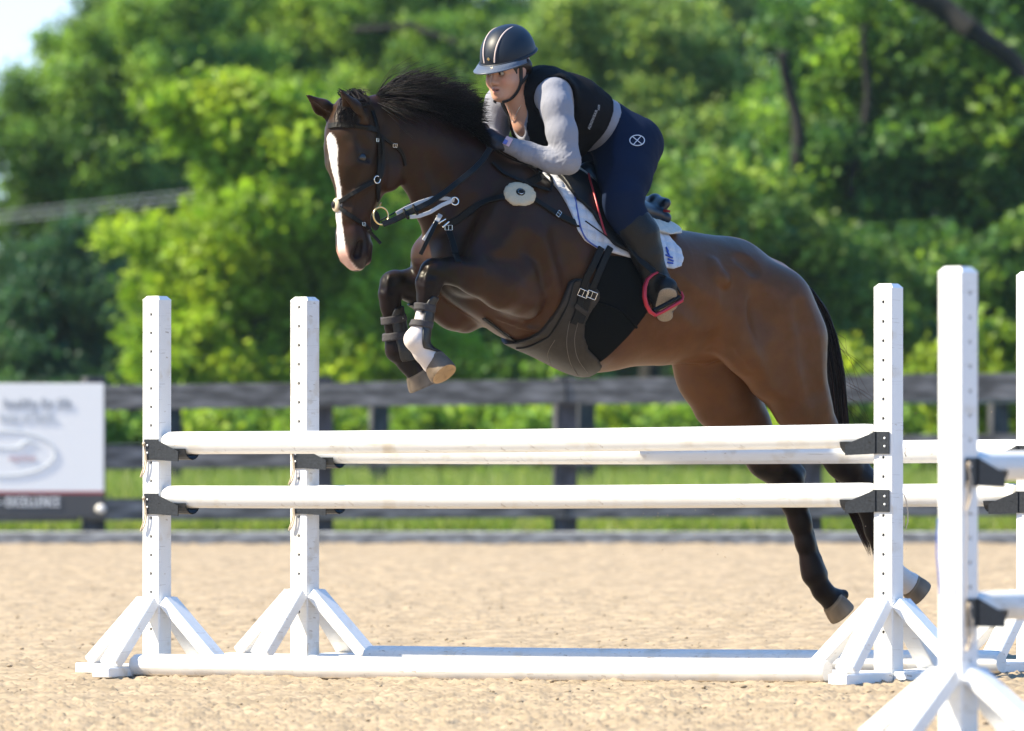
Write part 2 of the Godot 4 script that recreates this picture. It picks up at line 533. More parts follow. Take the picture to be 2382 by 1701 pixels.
func octagon_rail(from: Vector3, to: Vector3, r: float, roll: float) -> MB:
	var b := MB.new()
	var d := (to - from).normalized()
	var x := d.cross(Vector3.UP).normalized()
	var y := x.cross(d)
	var ring := []
	var nor := []
	for k in 8:
		var g := TAU * (k + roll) / 8.0
		for e: float in [-0.3, -0.1, 0.1, 0.3]:
			var h := g + e
			var rad := r * cos(PI / 8) / cos(clampf(e, -0.34, 0.34)) if absf(e) < 0.25 else r * cos(PI / 8) / cos(0.3)
			ring.append((x * cos(h) + y * sin(h)) * rad)
			nor.append((x * cos(g + e * 0.55) + y * sin(g + e * 0.55)))
	var stations := [[0.0, 0.9], [0.004, 0.985], [0.012, 1.0], [1.0, 1.0]]
	var l := (to - from).length()
	var cuts := [[0.0, 0.86], [0.012, 0.97], [0.05, 1.0], [l * 0.25, 1.0], [l * 0.5, 1.0], [l * 0.75, 1.0], [l - 0.05, 1.0], [l - 0.012, 0.97], [l, 0.86]]
	var m := ring.size()
	var first := b.v.size()
	for c: Array in cuts:
		var sag := Vector3(0, -0.006 * sin(PI * c[0] / l), 0)
		for k in m + 1:
			b.vert(from + d * c[0] + ring[k % m] * c[1] + sag, nor[k % m], Vector2(k / float(m) * TAU * r, c[0]))
	for c in cuts.size() - 1:
		for k in m:
			var p := first + c * (m + 1) + k
			var q := p + m + 1
			b.tri(p, q + 1, p + 1); b.tri(p, q, q + 1)
	for e in 2:
		var s := -d if e == 0 else d
		var c: Vector3 = from if e == 0 else to
		var mid := b.vert(c, s)
		var f0 := b.v.size()
		for k in m + 1: b.vert(c + ring[k % m] * 0.86, s)
		for k in m:
			if e == 0: b.tri(mid, f0 + k, f0 + k + 1)
			else: b.tri(mid, f0 + k + 1, f0 + k)
	return b
func jump_rail(called: String, a: Vector3, c: Vector3, r: float, roll: float, m: Material, label: String, group := "white rails of the oxer") -> void:
	tag(obj(octagon_rail(a, c, r, roll), called, m), label, "rail", group)
func zf(x: float) -> float: return 0.8 + 0.00118 * (x - 1212.0)
func zr(x: float) -> float: return zf(x) - 1.31
func make_jump() -> void:
	var fl := standard(365, zf(365), 689, 0.0895, 0.0786, 732, RAIL, "white wooden jump standard holding the left end of the nearer rails")
	var fr := standard(2067, zf(2067), 660, 0.0870, 0.0766, 703, RAIL, "white wooden jump standard right of the horse's tail, with two black cups")
	var rl := standard(709, zr(709), 691, 0.0935, 0.0835, 715, RAIL, "white wooden jump standard below the horse's head, second from the left")
	var rre := standard(2398, zr(2398), 632, 0.0900, 0.0800, 690, RAIL, "white wooden jump standard cut off by the right edge of the picture")
	var put := func(s: Node3D, px: float, y: float, z: float, w: float, side: float, cord: bool) -> void:
		add_cup(s, pt(px, y, z).y - s.position.y, w, side, cord)
	put.call(fl, 365, 1046, zf(365), 0.0895, 1.0, true)
	put.call(fl, 365, 1172, zf(365), 0.0895, 1.0, true)
	put.call(fr, 2067, 1030, zf(2067), 0.0870, -1.0, false)
	put.call(fr, 2067, 1165, zf(2067), 0.0870, -1.0, false)
	put.call(rl, 709, 1066, zr(709), 0.0935, 1.0, true)
	put.call(rl, 709, 1172, zr(709), 0.0935, 1.0, true)
	put.call(rre, 2398, 1062, zr(2398), 0.0900, -1.0, false)
	put.call(rre, 2398, 1168, zr(2398), 0.0900, -1.0, false)
	var off := rail_nor * 0.006
	var ends := func(xa: float, ya: float, za: float, xb: float, yb: float, zb: float) -> Array:
		var a := pt(xa, ya, za); var c := pt(xb, yb, zb)
		var d := (c - a).normalized()
		return [a + d * 0.057 + off, c - d * 0.06 + off]
	var e: Array = ends.call(365, 1031, zf(365), 2067, 1014, zf(2067))
	jump_rail("jump_rail", e[0], e[1], 0.0495, 0.35, M.rail, "upper white rail of the nearer pair, topmost under the horse")
	e = ends.call(365, 1156, zf(365), 2067, 1151, zf(2067))
	jump_rail("jump_rail", e[0], e[1], 0.0490, 0.35, M.rail, "lower white rail of the nearer pair, at knee height")
	e = ends.call(709, 1053, zr(709), 2398, 1049, zr(2398))
	jump_rail("jump_rail", e[0], e[1], 0.0495, 0.5, M.rail, "upper white rail of the farther pair, just below the topmost rail")
	e = ends.call(709, 1154, zr(709), 2398, 1151, zr(2398))
	jump_rail("jump_rail", e[0], e[1], 0.0490, 0.4, M.rail, "lower white rail of the farther pair, hidden but for its right end")
	var a := pt(313, 1553, zf(313) + 0.26); var c := pt(1925, 1562, zf(1925) + 0.26)
	a.y = gy(a.x, a.z) + 0.05; c.y = gy(c.x, c.z) + 0.05
	jump_rail("ground_pole", a, c, 0.0500, 0.35, M.pole, "white ground pole lying on the sand nearest the camera", "ground poles of the oxer")
	a = pt(856, 1540, zr(856) + 0.62); c = pt(2330, 1540, zr(2330) + 0.62)
	a.y = gy(a.x, a.z) + 0.058; c.y = gy(c.x, c.z) + 0.058
	jump_rail("ground_pole", a, c, 0.0500, 0.4, M.pole, "white ground pole on the sand behind the nearer one", "ground poles of the oxer")
	# the standard of another jump, closer to the camera at the right edge
	var zn := 7.5
	var p := pt(2229, 621, zn)
	var t := deg_to_rad(38.0)
	var near := standard(2229, zn, 621, 0.0900, 0.0757, 682, t - PI / 2, "tall white jump standard closest to the camera at the right edge", 0.255)
	near.set_meta("group", "standards of the nearer jump")
	add_cup(near, pt(2229, 1098, zn).y - near.position.y, 0.09, 1.0, true)
	add_cup(near, pt(2229, 1425, zn).y - near.position.y, 0.09, 1.0, true)
	traced_cord(near, [2183, 1205, 2181, 1240, 2180, 1285, 2184, 1330, 2188, 1385], zn + 0.05, 0.0035, mat(lin(0.05, 0.12, 0.5), 0.6))
	traced_cord(near, [2251, 1120, 2249, 1180, 2250, 1240, 2247, 1300, 2249, 1360, 2246, 1420, 2250, 1480, 2258, 1512, 2266, 1490, 2264, 1440], zn + 0.09, 0.002, M.twine)
	traced_cord(fr, [2102, 1148, 2108, 1165, 2112, 1190, 2112, 1215, 2107, 1232, 2103, 1222, 2104, 1200], zf(2067) + 0.02, 0.0025, M.twine)
	traced_cord(fr, [2103, 1030, 2107, 1042, 2105, 1055, 2108, 1062], zf(2067) + 0.02, 0.0022, M.twine)
	var rd := Vector3(sin(t), 0, -cos(t))
	var k := 0
	for y: float in [1084.0, 1412.0]:
		var s := pt(2229, y, zn) + Vector3(cos(t), 0, sin(t)) * 0.006 + rd * 0.06
		jump_rail("jump_rail", s, s + rd * 3.5, 0.048, 0.3, M.pole, ["upper white rail running off the right edge from the closest standard", "lower white rail running off the right edge from the closest standard"][k], "white rails of the nearer jump")
		k += 1

func world_part(o: Node3D, b: MB, called: String, m: Material) -> void:      # a part traced in world axes, for a turned thing
	var inv := o.transform.affine_inverse()
	for k in b.v.size():
		b.v[k] = inv * b.v[k]; b.n[k] = inv.basis * b.n[k]
	var q := MeshInstance3D.new()
	q.name = called
	q.mesh = b.mesh(m, Vector3.ZERO)
	o.add_child(q, true)
func traced_cord(o: Node3D, flat: Array, z: float, r: float, m: Material) -> void:
	var p := PackedVector3Array()
	for k in range(0, flat.size(), 2): p.append(pt(flat[k], flat[k + 1], z + 0.004 * sin(k * 1.3)))
	var b := MB.new()
	b.tube(p, r, 5)
	world_part(o, b, "cord", m)
func make_spray() -> void:      # grains of sand thrown up behind the horse
	var grain := MB.new()
	grain.coloured = true
	grain.ball(Vector3.ZERO, Vector3.ONE, Basis(), 3)
	var mm := MultiMesh.new()
	mm.transform_format = MultiMesh.TRANSFORM_3D
	mm.use_colors = true
	mm.mesh = grain.mesh(M.sand, Vector3.ZERO)
	mm.instance_count = 70
	for k in 70:
		var a := k < 40
		var p := hp(rr(1430, 1700) if a else rr(1950, 2380), rr(1180, 1300) if a else rr(880, 1330), rr(-0.5, 0.4))
		var s := rr(0.0012, 0.003)
		mm.set_instance_transform(k, Transform3D(Basis.from_euler(Vector3(rr(0, 6), rr(0, 6), 0)).scaled(Vector3(s, s * 0.7, s * 1.2)), p))
		mm.set_instance_color(k, Color(0.4, 0.31, 0.22))
	var mi := MultiMeshInstance3D.new()
	mi.name = "flying_sand"
	mi.multimesh = mm
	add_child(mi)
	tag(mi, "grains of sand thrown up behind the horse", "sand", "", "stuff")

# ---------------------------------------------------------------- fence and banner
func make_fence() -> void:
	var zn := CAM_Z - FENCE
	var near := thing("board_fence", pt(1191, 1265, zn), "weathered dark grey board fence with three rails along the arena", "fence", "board fences behind the arena")
	var s := FOCAL / FENCE
	var post := MB.new()
	post.box(Transform3D(), Vector3(0.17, 1.52, 0.15), 0.008)
	var pm := post.mesh(null, Vector3.ZERO)
	for px: float in [-2040.0, -1470.0, -900.0, -330.0, 215.0, 745.0, 1314.0, 1885.0, 2450.0, 3010.0, 3580.0, 4150.0]:
		var x := (px - MID.x) / s
		piece(pm, "post", M.fence_post, near, Transform3D(Basis(Vector3.UP, deg_to_rad(24.0)), Vector3(x, 0.66, zn - 0.11)))
	var boards := [[1.398, 0.013, 0.21], [0.885, 0.011, 0.215], [0.42, 0.006, 0.195]]
	for r: Array in boards:
		var xs := [-12.0, -7.4, -3.69, 0.46, 4.76, 9.0, 12.6]
		for k in 6:
			var b := MB.new()
			b.box(Transform3D(), Vector3(xs[k + 1] - xs[k] - 0.012, r[2] + 0.01 * sin(k * 2.3 + r[0]), 0.04), 0.004)
			var cx: float = (xs[k] + xs[k + 1]) * 0.5
			piece(b.mesh(null, Vector3.ZERO), "board", M.fence, near, Transform3D(Basis(Vector3.BACK, r[1]), Vector3(cx, r[0] - 0.11 + r[1] * cx, zn + 0.012 * sin(k * 1.7))))
	var zfar := CAM_Z - 67.5
	var far := thing("board_fence", pt(1191, 1227, zfar), "second dark board fence a few metres behind the arena fence", "fence", "board fences behind the arena")
	var s2 := FOCAL / 67.5
	for px: float in [-1520.0, -1040.0, -560.0, -80.0, 398.0, 881.0, 1361.0, 1842.0, 2325.0, 2800.0, 3280.0, 3760.0]:
		piece(pm, "post", M.fence_post, far, Transform3D(Basis(Vector3.UP, deg_to_rad(24.0)), Vector3((px - MID.x) / s2, 0.5, zfar - 0.11)))
	for h: float in [1.30, 0.72, 0.16]:
		for k in range(-2, 5):
			var b := MB.new()
			b.box(Transform3D(), Vector3(4.24, 0.16, 0.04), 0.004)
			piece(b.mesh(null, Vector3.ZERO), "board", M.fence, far, Transform3D(Basis(), Vector3(-4.26 + 4.25 * k, h, zfar)))
	var kerb := MB.new()
	kerb.box(Transform3D(Basis(), Vector3(0, 0.04, zn + 0.26)), Vector3(120, 0.13, 0.16), 0.012)
	tag(obj(kerb, "kerb", M.kerb), "", "", "", "structure")
func text(s: String, size: float, at: Vector3, m: Material, called: String, parent: Node, depth := 0.004, font := "Droid Sans", bold := false, basis := Basis(), centre := 0) -> MeshInstance3D:
	var f := SystemFont.new()
	f.font_names = PackedStringArray([font])
	if bold: f.font_weight = 700
	var t := TextMesh.new()
	t.text = s
	t.font = f
	t.font_size = 64
	t.pixel_size = size / 64.0
	t.depth = depth
	t.curve_step = 2.0
	t.horizontal_alignment = [HORIZONTAL_ALIGNMENT_CENTER, HORIZONTAL_ALIGNMENT_RIGHT, HORIZONTAL_ALIGNMENT_LEFT][centre]
	var o := MeshInstance3D.new()
	o.name = called
	o.mesh = t
	o.material_override = m
	o.transform = Transform3D(basis, at - origin_of(parent))
	parent.add_child(o, true)
	return o
func make_banner() -> void:
	var z := CAM_Z - FENCE + 0.045
	var c0 := pt(241, 892, z)
	var c1 := pt(241, 1204, z)
	var w := 2.4
	var o := thing("banner", Vector3(c0.x - w / 2, c1.y, z), "white sponsor banner with grey lettering hung on the left of the fence", "banner")
	var yr := pt(0, 1143, z).y
	var yb := pt(0, 1150, z).y
	var sheet := MB.new()
	sheet.box(Transform3D(Basis(), Vector3(c0.x - w / 2, (c0.y + yr) / 2, z)), Vector3(w, c0.y - yr, 0.012), 0.002)
	obj(sheet, "sheet", mat(lin(0.86, 0.86, 0.86), 0.5), o)
	var red := MB.new()
	red.box(Transform3D(Basis(), Vector3(c0.x - w / 2, (yb + yr) / 2, z + 0.001)), Vector3(w, yr - yb, 0.012), 0.001)
	obj(red, "red_stripe", mat(lin(0.32, 0.06, 0.07), 0.5), o)
	var band := MB.new()
	band.box(Transform3D(Basis(), Vector3(c0.x - w / 2, (yb + c1.y) / 2, z)), Vector3(w, yb - c1.y, 0.012), 0.002)
	obj(band, "black_band", mat(lin(0.06, 0.06, 0.065), 0.5), o)
	var zt := z + 0.009
	text("healthy for life", 0.098, Vector3(pt(168, 0, z).x, pt(0, 940, z).y, zt), mat(lin(0.2, 0.22, 0.25), 0.6), "lettering", o, 0.004, "Droid Sans", false, Basis().scaled(Vector3(0.92, 1.25, 1)), 1)
	text("leap of faith.", 0.092, Vector3(pt(134, 0, z).x, pt(0, 972, z).y, zt), mat(lin(0.45, 0.48, 0.51), 0.6), "lettering", o, 0.004, "Droid Sans", false, Basis().scaled(Vector3(0.95, 1.25, 1)), 1)
	text("– EXCELLENCE", 0.1, Vector3(pt(140, 0, z).x, pt(0, 1168, z).y, zt), mat(lin(0.8, 0.8, 0.8), 0.6), "lettering", o, 0.004, "Droid Sans", true, Basis().scaled(Vector3(0.78, 1.15, 1)), 1)
	text("equine", 0.07, Vector3(pt(84, 0, z).x, pt(0, 1066, z).y, zt), mat(lin(0.55, 0.38, 0.4), 0.6), "lettering", o, 0.004, "Droid Sans", true, Basis(), 1)
	var logo := MB.new()
	var grey := PackedVector3Array()
	for k in 49:
		var g := TAU * k / 48
		grey.append(pt(8 + 120 * cos(g), 1055 + 52 * sin(g), zt))
	logo.tube(grey, 0.013, 6, false, 0.25, Vector3.BACK)
	var sw := PackedVector3Array()
	for q: Vector2 in [Vector2(-60, 1030), Vector2(-20, 1040), Vector2(20, 1044), Vector2(44, 1042), Vector2(55, 1032), Vector2(66, 1026), Vector2(78, 1030), Vector2(96, 1046)]:
		sw.append(pt(q.x, q.y, zt))
	logo.tube(sw, [0.01, 0.012, 0.014, 0.018, 0.024, 0.018, 0.01, 0.004], 6, true, 0.25, Vector3.BACK)
	obj(logo, "oval_emblem", mat(lin(0.64, 0.67, 0.69), 0.6), o)
	var knob := MB.new()
	knob.ball(pt(234, 1184, z + 0.04), Vector3(0.045, 0.04, 0.03), Basis(), 6)
	obj(knob, "white_tie", mat(lin(0.75, 0.72, 0.68), 0.6), o)

# ---------------------------------------------------------------- trees, grass, wires
func leaf_clump(count: int, spread: float, leaf: float, sd: int) -> ArrayMesh:
	var b := MB.new()
	b.coloured = true
	var r := RandomNumberGenerator.new()
	r.seed = sd
	for k in count:
		var d := Vector3(r.randfn(), r.randfn() * 0.7, r.randfn()).limit_length(2.0) * spread * 0.55
		var ax := Vector3(r.randf_range(-1, 1), r.randf_range(-1.0, 0.35), r.randf_range(-1, 1)).normalized()
		var s := ax.cross(Vector3(r.randf_range(-1.2, 1.2), 0.8, r.randf_range(-1.2, 1.2))).normalized()
		var up := s.cross(ax)
		var l := leaf * r.randf_range(0.7, 1.3)
		var t := r.randf_range(0.75, 1.2)
		b.col = Color(t, t, t)
		var tip := d + ax * l - up * l * 0.12
		var ml := d + ax * l * 0.45 - s * l * 0.34 + up * l * 0.06
		var mr := d + ax * l * 0.45 + s * l * 0.34 + up * l * 0.06
		var mid := d + ax * l * 0.5 - up * l * 0.02
		var n0 := (up - s * 0.3).normalized(); var n1 := (up + s * 0.3).normalized()
		var a := [b.vert(d, up), b.vert(ml, n0), b.vert(mid, up), b.vert(mr, n1), b.vert(tip, up)]
		b.tri(a[0], a[2], a[1]); b.tri(a[1], a[2], a[4]); b.tri(a[0], a[3], a[2]); b.tri(a[2], a[3], a[4])
	return b.mesh(M.leaf, Vector3.ZERO)
func crown(o: Node3D, blobs: Array, clump: Array, per: float, tint: Color, warm: Color, holes: float, sd: int) -> void:
	# blobs: [centre, radii]; leaf clumps fill an uneven shell of each
	var gap := FastNoiseLite.new()
	gap.noise_type = FastNoiseLite.TYPE_SIMPLEX; gap.frequency = 0.75; gap.fractal_octaves = 3; gap.seed = sd
	var r := RandomNumberGenerator.new()
	r.seed = sd
	var lists := [[], [], []]
	var tints := [[], [], []]
	for bl: Array in blobs:
		var c: Vector3 = bl[0]; var rad: Vector3 = bl[1]
		var count := int(per * pow(rad.x * rad.y * rad.z, 0.6667))
		for k in count:
			var d := Vector3(r.randfn(), r.randfn(), r.randfn()).normalized()
			var depth := pow(r.randf(), 0.45)
			var p := c + d * rad * depth * (1.0 + 0.25 * gap.get_noise_3dv(c + d * 3.0))
			if gap.get_noise_3dv(p * 1.4) < holes: continue
			var w := clampf(gap.get_noise_3dv(p * 0.8 + Vector3(40, 0, 0)) * 1.6 + r.randf_range(-0.25, 0.45), 0.0, 1.0)
			var t := tint.lerp(warm, w)
			var f := r.randf_range(0.85, 2.1)
			var which := r.randi() % 3
			var s := r.randf_range(0.7, 1.25)
			lists[which].append(Transform3D(Basis.from_euler(Vector3(r.randf_range(-0.5, 0.5), r.randf_range(0, TAU), r.randf_range(-0.5, 0.5))).scaled(Vector3(s, s, s)), p - o.position))
			tints[which].append(Color(t.r * f * 1.12, t.g * f * 1.08, t.b * f * 1.0))
	var holder := Node3D.new()
	holder.name = "crown"
	o.add_child(holder, true)
	for q in 3:
		if lists[q].is_empty(): continue
		var mm := MultiMesh.new()
		mm.transform_format = MultiMesh.TRANSFORM_3D
		mm.use_colors = true
		mm.mesh = clump[q]
		mm.instance_count = lists[q].size()
		for k in lists[q].size():
			mm.set_instance_transform(k, lists[q][k])
			mm.set_instance_color(k, tints[q][k])
		var mi := MultiMeshInstance3D.new()
		mi.name = "foliage"
		mi.multimesh = mm
		mi.set_meta("kind", "stuff")
		holder.add_child(mi, true)
func limb(b: MB, a: Vector3, c: Vector3, r0: float, r1: float, sd: float) -> void:
	var p := PackedVector3Array()
	var rads := []
	for k in 9:
		var t := k / 8.0
		var w := sin(t * PI) * (c - a).length() * 0.06
		p.append(a.lerp(c, t) + Vector3(sin(sd + t * 4.0), 0.4 * cos(sd * 2.0 + t * 3.0), cos(sd + t * 5.0)) * w)
		rads.append(lerpf(r0, r1, t))
	b.tube(p, rads, 8)
func tree(called: String, label: String, category: String, px: float, dist: float, blobs: Array, clump: Array, per: float, tint: Color, warm: Color, holes: float, sd: int, limbs: Array = [], trunk := 0.16) -> void:
	# px and blobs are measured in the photo: [x, y, rx, ry] in pixels
	var z := CAM_Z - dist
	var foot := Vector3(pt(px, 974, z).x, 0, z)
	var o := thing(called, foot, label, category, "trees and bushes beyond the fence")
	var s := dist / FOCAL
	var list := []
	var boughs := []
	var r := RandomNumberGenerator.new()
	r.seed = sd * 7 + 1
	for q: Array in blobs:
		var c := pt(q[0], q[1], z + r.randf_range(-0.8, 0.8))
		var rad := Vector3(q[2] * s, q[3] * s, maxf(q[2], q[3]) * s * 0.7)
		list.append([c, rad])
		for k in 14:      # the crown is made of many boughs of different size
			var d := Vector3(r.randfn(), r.randfn(), r.randfn()).normalized() * pow(r.randf(), 0.4)
			var f := r.randf_range(0.2, 0.5)
			boughs.append([c + d * rad * 1.05, rad * f * Vector3(r.randf_range(0.9, 1.5), r.randf_range(0.6, 1.0), 1.0)])
		boughs.append([c, rad * 0.75])
	crown(o, boughs, clump, per * 0.36, tint, warm, holes, sd)
	var b := MB.new()
	var topc: Vector3 = list[0][0]
	limb(b, foot - Vector3(0, 0.1, 0), Vector3(lerpf(foot.x, topc.x, 0.6), topc.y * 0.8, z), trunk, trunk * 0.5, sd)
	for q: Array in list:
		limb(b, Vector3(foot.x, minf(q[0].y * 0.5, topc.y * 0.5), z), q[0], trunk * 0.4, trunk * 0.12, sd + q[0].x)
	obj(b, "trunk", M.bark, o)
	for q: Array in limbs:    # [x0, y0, x1, y1, r0, r1]
		var lb := MB.new()
		limb(lb, pt(q[0], q[1], z + 1.2), pt(q[2], q[3], z + 1.4), q[4], q[5], sd)
		obj(lb, "limb", M.bark, o)
func make_trees() -> void:
	var fine := [leaf_clump(26, 0.2, 0.085, 1), leaf_clump(26, 0.24, 0.08, 2), leaf_clump(22, 0.22, 0.095, 3)]
	var broad := [leaf_clump(20, 0.22, 0.12, 4), leaf_clump(22, 0.26, 0.11, 5), leaf_clump(18, 0.22, 0.13, 6)]
	var lime := Color(0.16, 0.27, 0.03); var bright := Color(0.3, 0.4, 0.045)
	var mid := Color(0.085, 0.17, 0.045); var midw := Color(0.17, 0.28, 0.05)
	var dark := Color(0.03, 0.08, 0.045); var darkw := Color(0.07, 0.14, 0.06)
	var pale := Color(0.13, 0.21, 0.07); var palew := Color(0.25, 0.34, 0.09)
	tree("maple_tree", "bright yellow green leafy tree behind the two left standards", "tree", 600, 84, [[640, 420, 210, 190], [540, 640, 230, 200], [720, 700, 230, 210], [450, 850, 200, 120], [640, 900, 260, 130], [830, 560, 170, 220], [860, 820, 200, 170], [560, 300, 170, 120]], broad, 1250, lime, bright, -0.12, 3)
	tree("shade_tree", "dull green tree at the left edge above the banner", "tree", 120, 97, [[150, 300, 200, 190], [280, 230, 190, 180], [60, 480, 220, 200], [270, 480, 200, 200], [360, 120, 190, 150]], fine, 1000, mid, midw, -0.14, 11)
	tree("evergreen_tree", "dark bluish evergreen low at the left edge", "tree", 150, 91, [[60, 740, 180, 170], [220, 720, 170, 190], [130, 900, 240, 140], [310, 830, 130, 130]], fine, 1150, dark, darkw, -0.2, 17)
	tree("ash_tree", "tall green tree with a dark arching limb above the horse's mane", "tree", 820, 100, [[520, 60, 230, 170], [760, 100, 240, 190], [980, 80, 240, 170], [880, 260, 240, 170], [1120, 200, 200, 200], [650, 230, 200, 150]], fine, 1050, mid, Color(0.22, 0.33, 0.05), -0.1, 23, [[820, 70, 960, 58, 0.05, 0.05], [960, 58, 1060, 100, 0.05, 0.045], [1060, 100, 1120, 190, 0.045, 0.03]])
	tree("hazel_bush", "mid green bush behind the horse's chest and front legs", "bush", 1020, 88, [[1000, 520, 190, 210], [1080, 760, 220, 190], [960, 880, 200, 140], [1200, 900, 230, 120]], broad, 1050, Color(0.075, 0.16, 0.04), Color(0.2, 0.33, 0.05), -0.1, 29)
	tree("willow_tree", "pale green twiggy tree behind the rider's back", "tree", 1500, 92, [[1380, 60, 220, 150], [1560, 120, 230, 190], [1480, 330, 220, 200], [1650, 330, 190, 180], [1600, 520, 230, 160], [1330, 260, 150, 160]], fine, 1000, pale, palew, -0.1, 31)
	tree("walnut_tree", "large dark tree with a heavy limb across the upper right corner", "tree", 1860, 86, [[1950, 180, 230, 210], [2180, 130, 240, 200], [2330, 320, 200, 220], [2080, 420, 240, 210], [1860, 420, 170, 180], [2290, 560, 220, 190]], broad, 950, Color(0.05, 0.12, 0.035), Color(0.22, 0.36, 0.05), -0.02, 37, [[2080, -40, 2260, 70, 0.16, 0.14], [2260, 70, 2400, 190, 0.14, 0.1], [1850, 520, 1820, 120, 0.1, 0.07], [1980, 460, 2010, 60, 0.06, 0.04]])
	tree("elder_bush", "light green bush behind the horse's croup and tail", "bush", 1760, 82, [[1700, 500, 210, 120], [1640, 640, 200, 150], [1850, 650, 190, 150], [1790, 790, 200, 130], [1950, 820, 150, 120]], broad, 950, Color(0.1, 0.18, 0.045), Color(0.27, 0.37, 0.07), -0.08, 41)
	tree("hedge_bush", "dense dark bush behind the right hand standards", "bush", 2160, 83, [[2080, 640, 210, 160], [2290, 700, 200, 180], [2120, 850, 190, 140], [2330, 880, 170, 130]], broad, 1000, Color(0.05, 0.12, 0.035), Color(0.19, 0.3, 0.045), -0.1, 43)
	tree("sapling", "small yellow green sapling between the right standards", "bush", 1985, 74, [[1985, 880, 70, 80], [1960, 950, 90, 70]], broad, 1500, Color(0.15, 0.22, 0.025), Color(0.24, 0.3, 0.04), -0.2, 47, [], 0.04)
	tree("sapling", "small yellow green sapling at the right edge above the fence", "bush", 2320, 74, [[2300, 860, 110, 90], [2190, 900, 60, 80], [2350, 950, 100, 70]], broad, 1500, Color(0.13, 0.21, 0.025), Color(0.22, 0.3, 0.035), -0.2, 53, [], 0.04)
	# a farther, darker row of trees closes the view; the sky shows only at the upper left
	var xs := [-260.0, 330.0, 640.0, 960.0, 1280.0, 1600.0, 1920.0, 2240.0, 2560.0]
	var what := ["at the far left", "above the left standard", "left of the horse's head", "above the horse's mane", "behind the rider", "right of the rider", "above the horse's croup", "above the right standards", "at the far right"]
	for k in xs.size():
		var lo := 40.0 if k == 0 else -60.0
		tree("forest_tree", "dark tree of the farther wood " + what[k], "tree", xs[k], 121 + 3 * sin(k * 2.1), [[xs[k], lo + 120, 230, 200], [xs[k] - 60, lo + 420, 260, 230], [xs[k] + 70, lo + 720, 260, 230], [xs[k], lo + 960, 280, 160]], fine, 780, Color(0.03, 0.075, 0.03), Color(0.09, 0.17, 0.045), -0.3, 60 + k)
	# the wood goes on beyond both edges of the view
	var wood := thing("wood", Vector3(0, 0, CAM_Z - 112.0), "mass of green woodland going on beyond both sides of the arena", "wood")
	wood.set_meta("kind", "stuff")
	var rw := RandomNumberGenerator.new()
	rw.seed = 99
	var mass := []
	for side: float in [-1.0, 1.0]:
		for k in 26:
			var x := 1191.0 + side * (1560.0 + 105.0 * k)
			var dist := rw.randf_range(86, 122)
			var c := pt(x, rw.randf_range(180, 900), CAM_Z - dist)
			for q in 5:
				mass.append([c + Vector3(rw.randf_range(-1, 1), rw.randf_range(-1.6, 1.6), rw.randf_range(-1, 1)), Vector3(1.1, 0.8, 1.0) * rw.randf_range(0.6, 1.3)])
	crown(wood, mass, fine, 420, mid, midw, -0.2, 97)
	# low growth under the trees
	var low := 0
	for q: Array in [[120, 1010, "left of the first standard"], [470, 1010, "between the left standards"], [820, 1010, "under the horse's hooves"], [1180, 1000, "below the belly guard"], [1540, 1000, "under the horse's belly"], [1880, 1000, "below the horse's tail"], [2230, 1010, "at the right edge"]]:
		tree("shrub", "low green shrub behind the fence " + q[2], "bush", q[0], 78, [[q[0] - 80, q[1] + 20, 120, 80], [q[0] + 90, q[1] + 30, 130, 85]], broad, 900, Color(0.12, 0.22, 0.035), Color(0.3, 0.4, 0.05), -0.12, 80 + low, [], 0.03)
		low += 1
func make_grass() -> void:
	var b := MB.new()
	b.coloured = true
	for k in 16:
		var a := Vector3(rr(-0.12, 0.12), 0, rr(-0.12, 0.12))
		var h := rr(0.22, 0.42)
		var lean := Vector3(rr(-0.16, 0.16), 0, rr(-0.16, 0.16))
		var s := Vector3(rr(-1, 1), 0, rr(-1, 1)).normalized() * 0.007
		var t := rr(0.75, 1.2)
		b.col = Color(t, t, t)
		var p := a + lean * 0.35 + Vector3(0, h * 0.6, 0)
		var e := a + lean + Vector3(0, h, 0)
		b.quad(a - s, a + s, p + s * 0.8, p - s * 0.8)
		b.tri3(p - s * 0.8, p + s * 0.8, e)
	var mm := MultiMesh.new()
	mm.transform_format = MultiMesh.TRANSFORM_3D
	mm.use_colors = true
	mm.mesh = b.mesh(M.leaf, Vector3.ZERO)
	var count := 34000
	mm.instance_count = count
	for k in count:
		var dist := FENCE + 0.6 + 26.0 * pow(rng.randf(), 1.3)
		var x := rr(-1.0, 1.0) * 8.4 * dist / 58.0
		var s := rr(0.8, 1.7) * (0.6 if dist < FENCE + 1.3 else 1.0)
		mm.set_instance_transform(k, Transform3D(Basis(Vector3.UP, rr(0, TAU)).scaled(Vector3(1.2, s, 1.2)), Vector3(x, -0.06, CAM_Z - dist)))
		var w := rr(0.0, 1.0)
		mm.set_instance_color(k, Color(0.2, 0.33, 0.055).lerp(Color(0.5, 0.52, 0.2), w * w))
	var mi := MultiMeshInstance3D.new()
	mi.name = "grass"
	mi.multimesh = mm
	add_child(mi)
	tag(mi, "tall green grass growing behind the fence", "grass", "", "stuff")
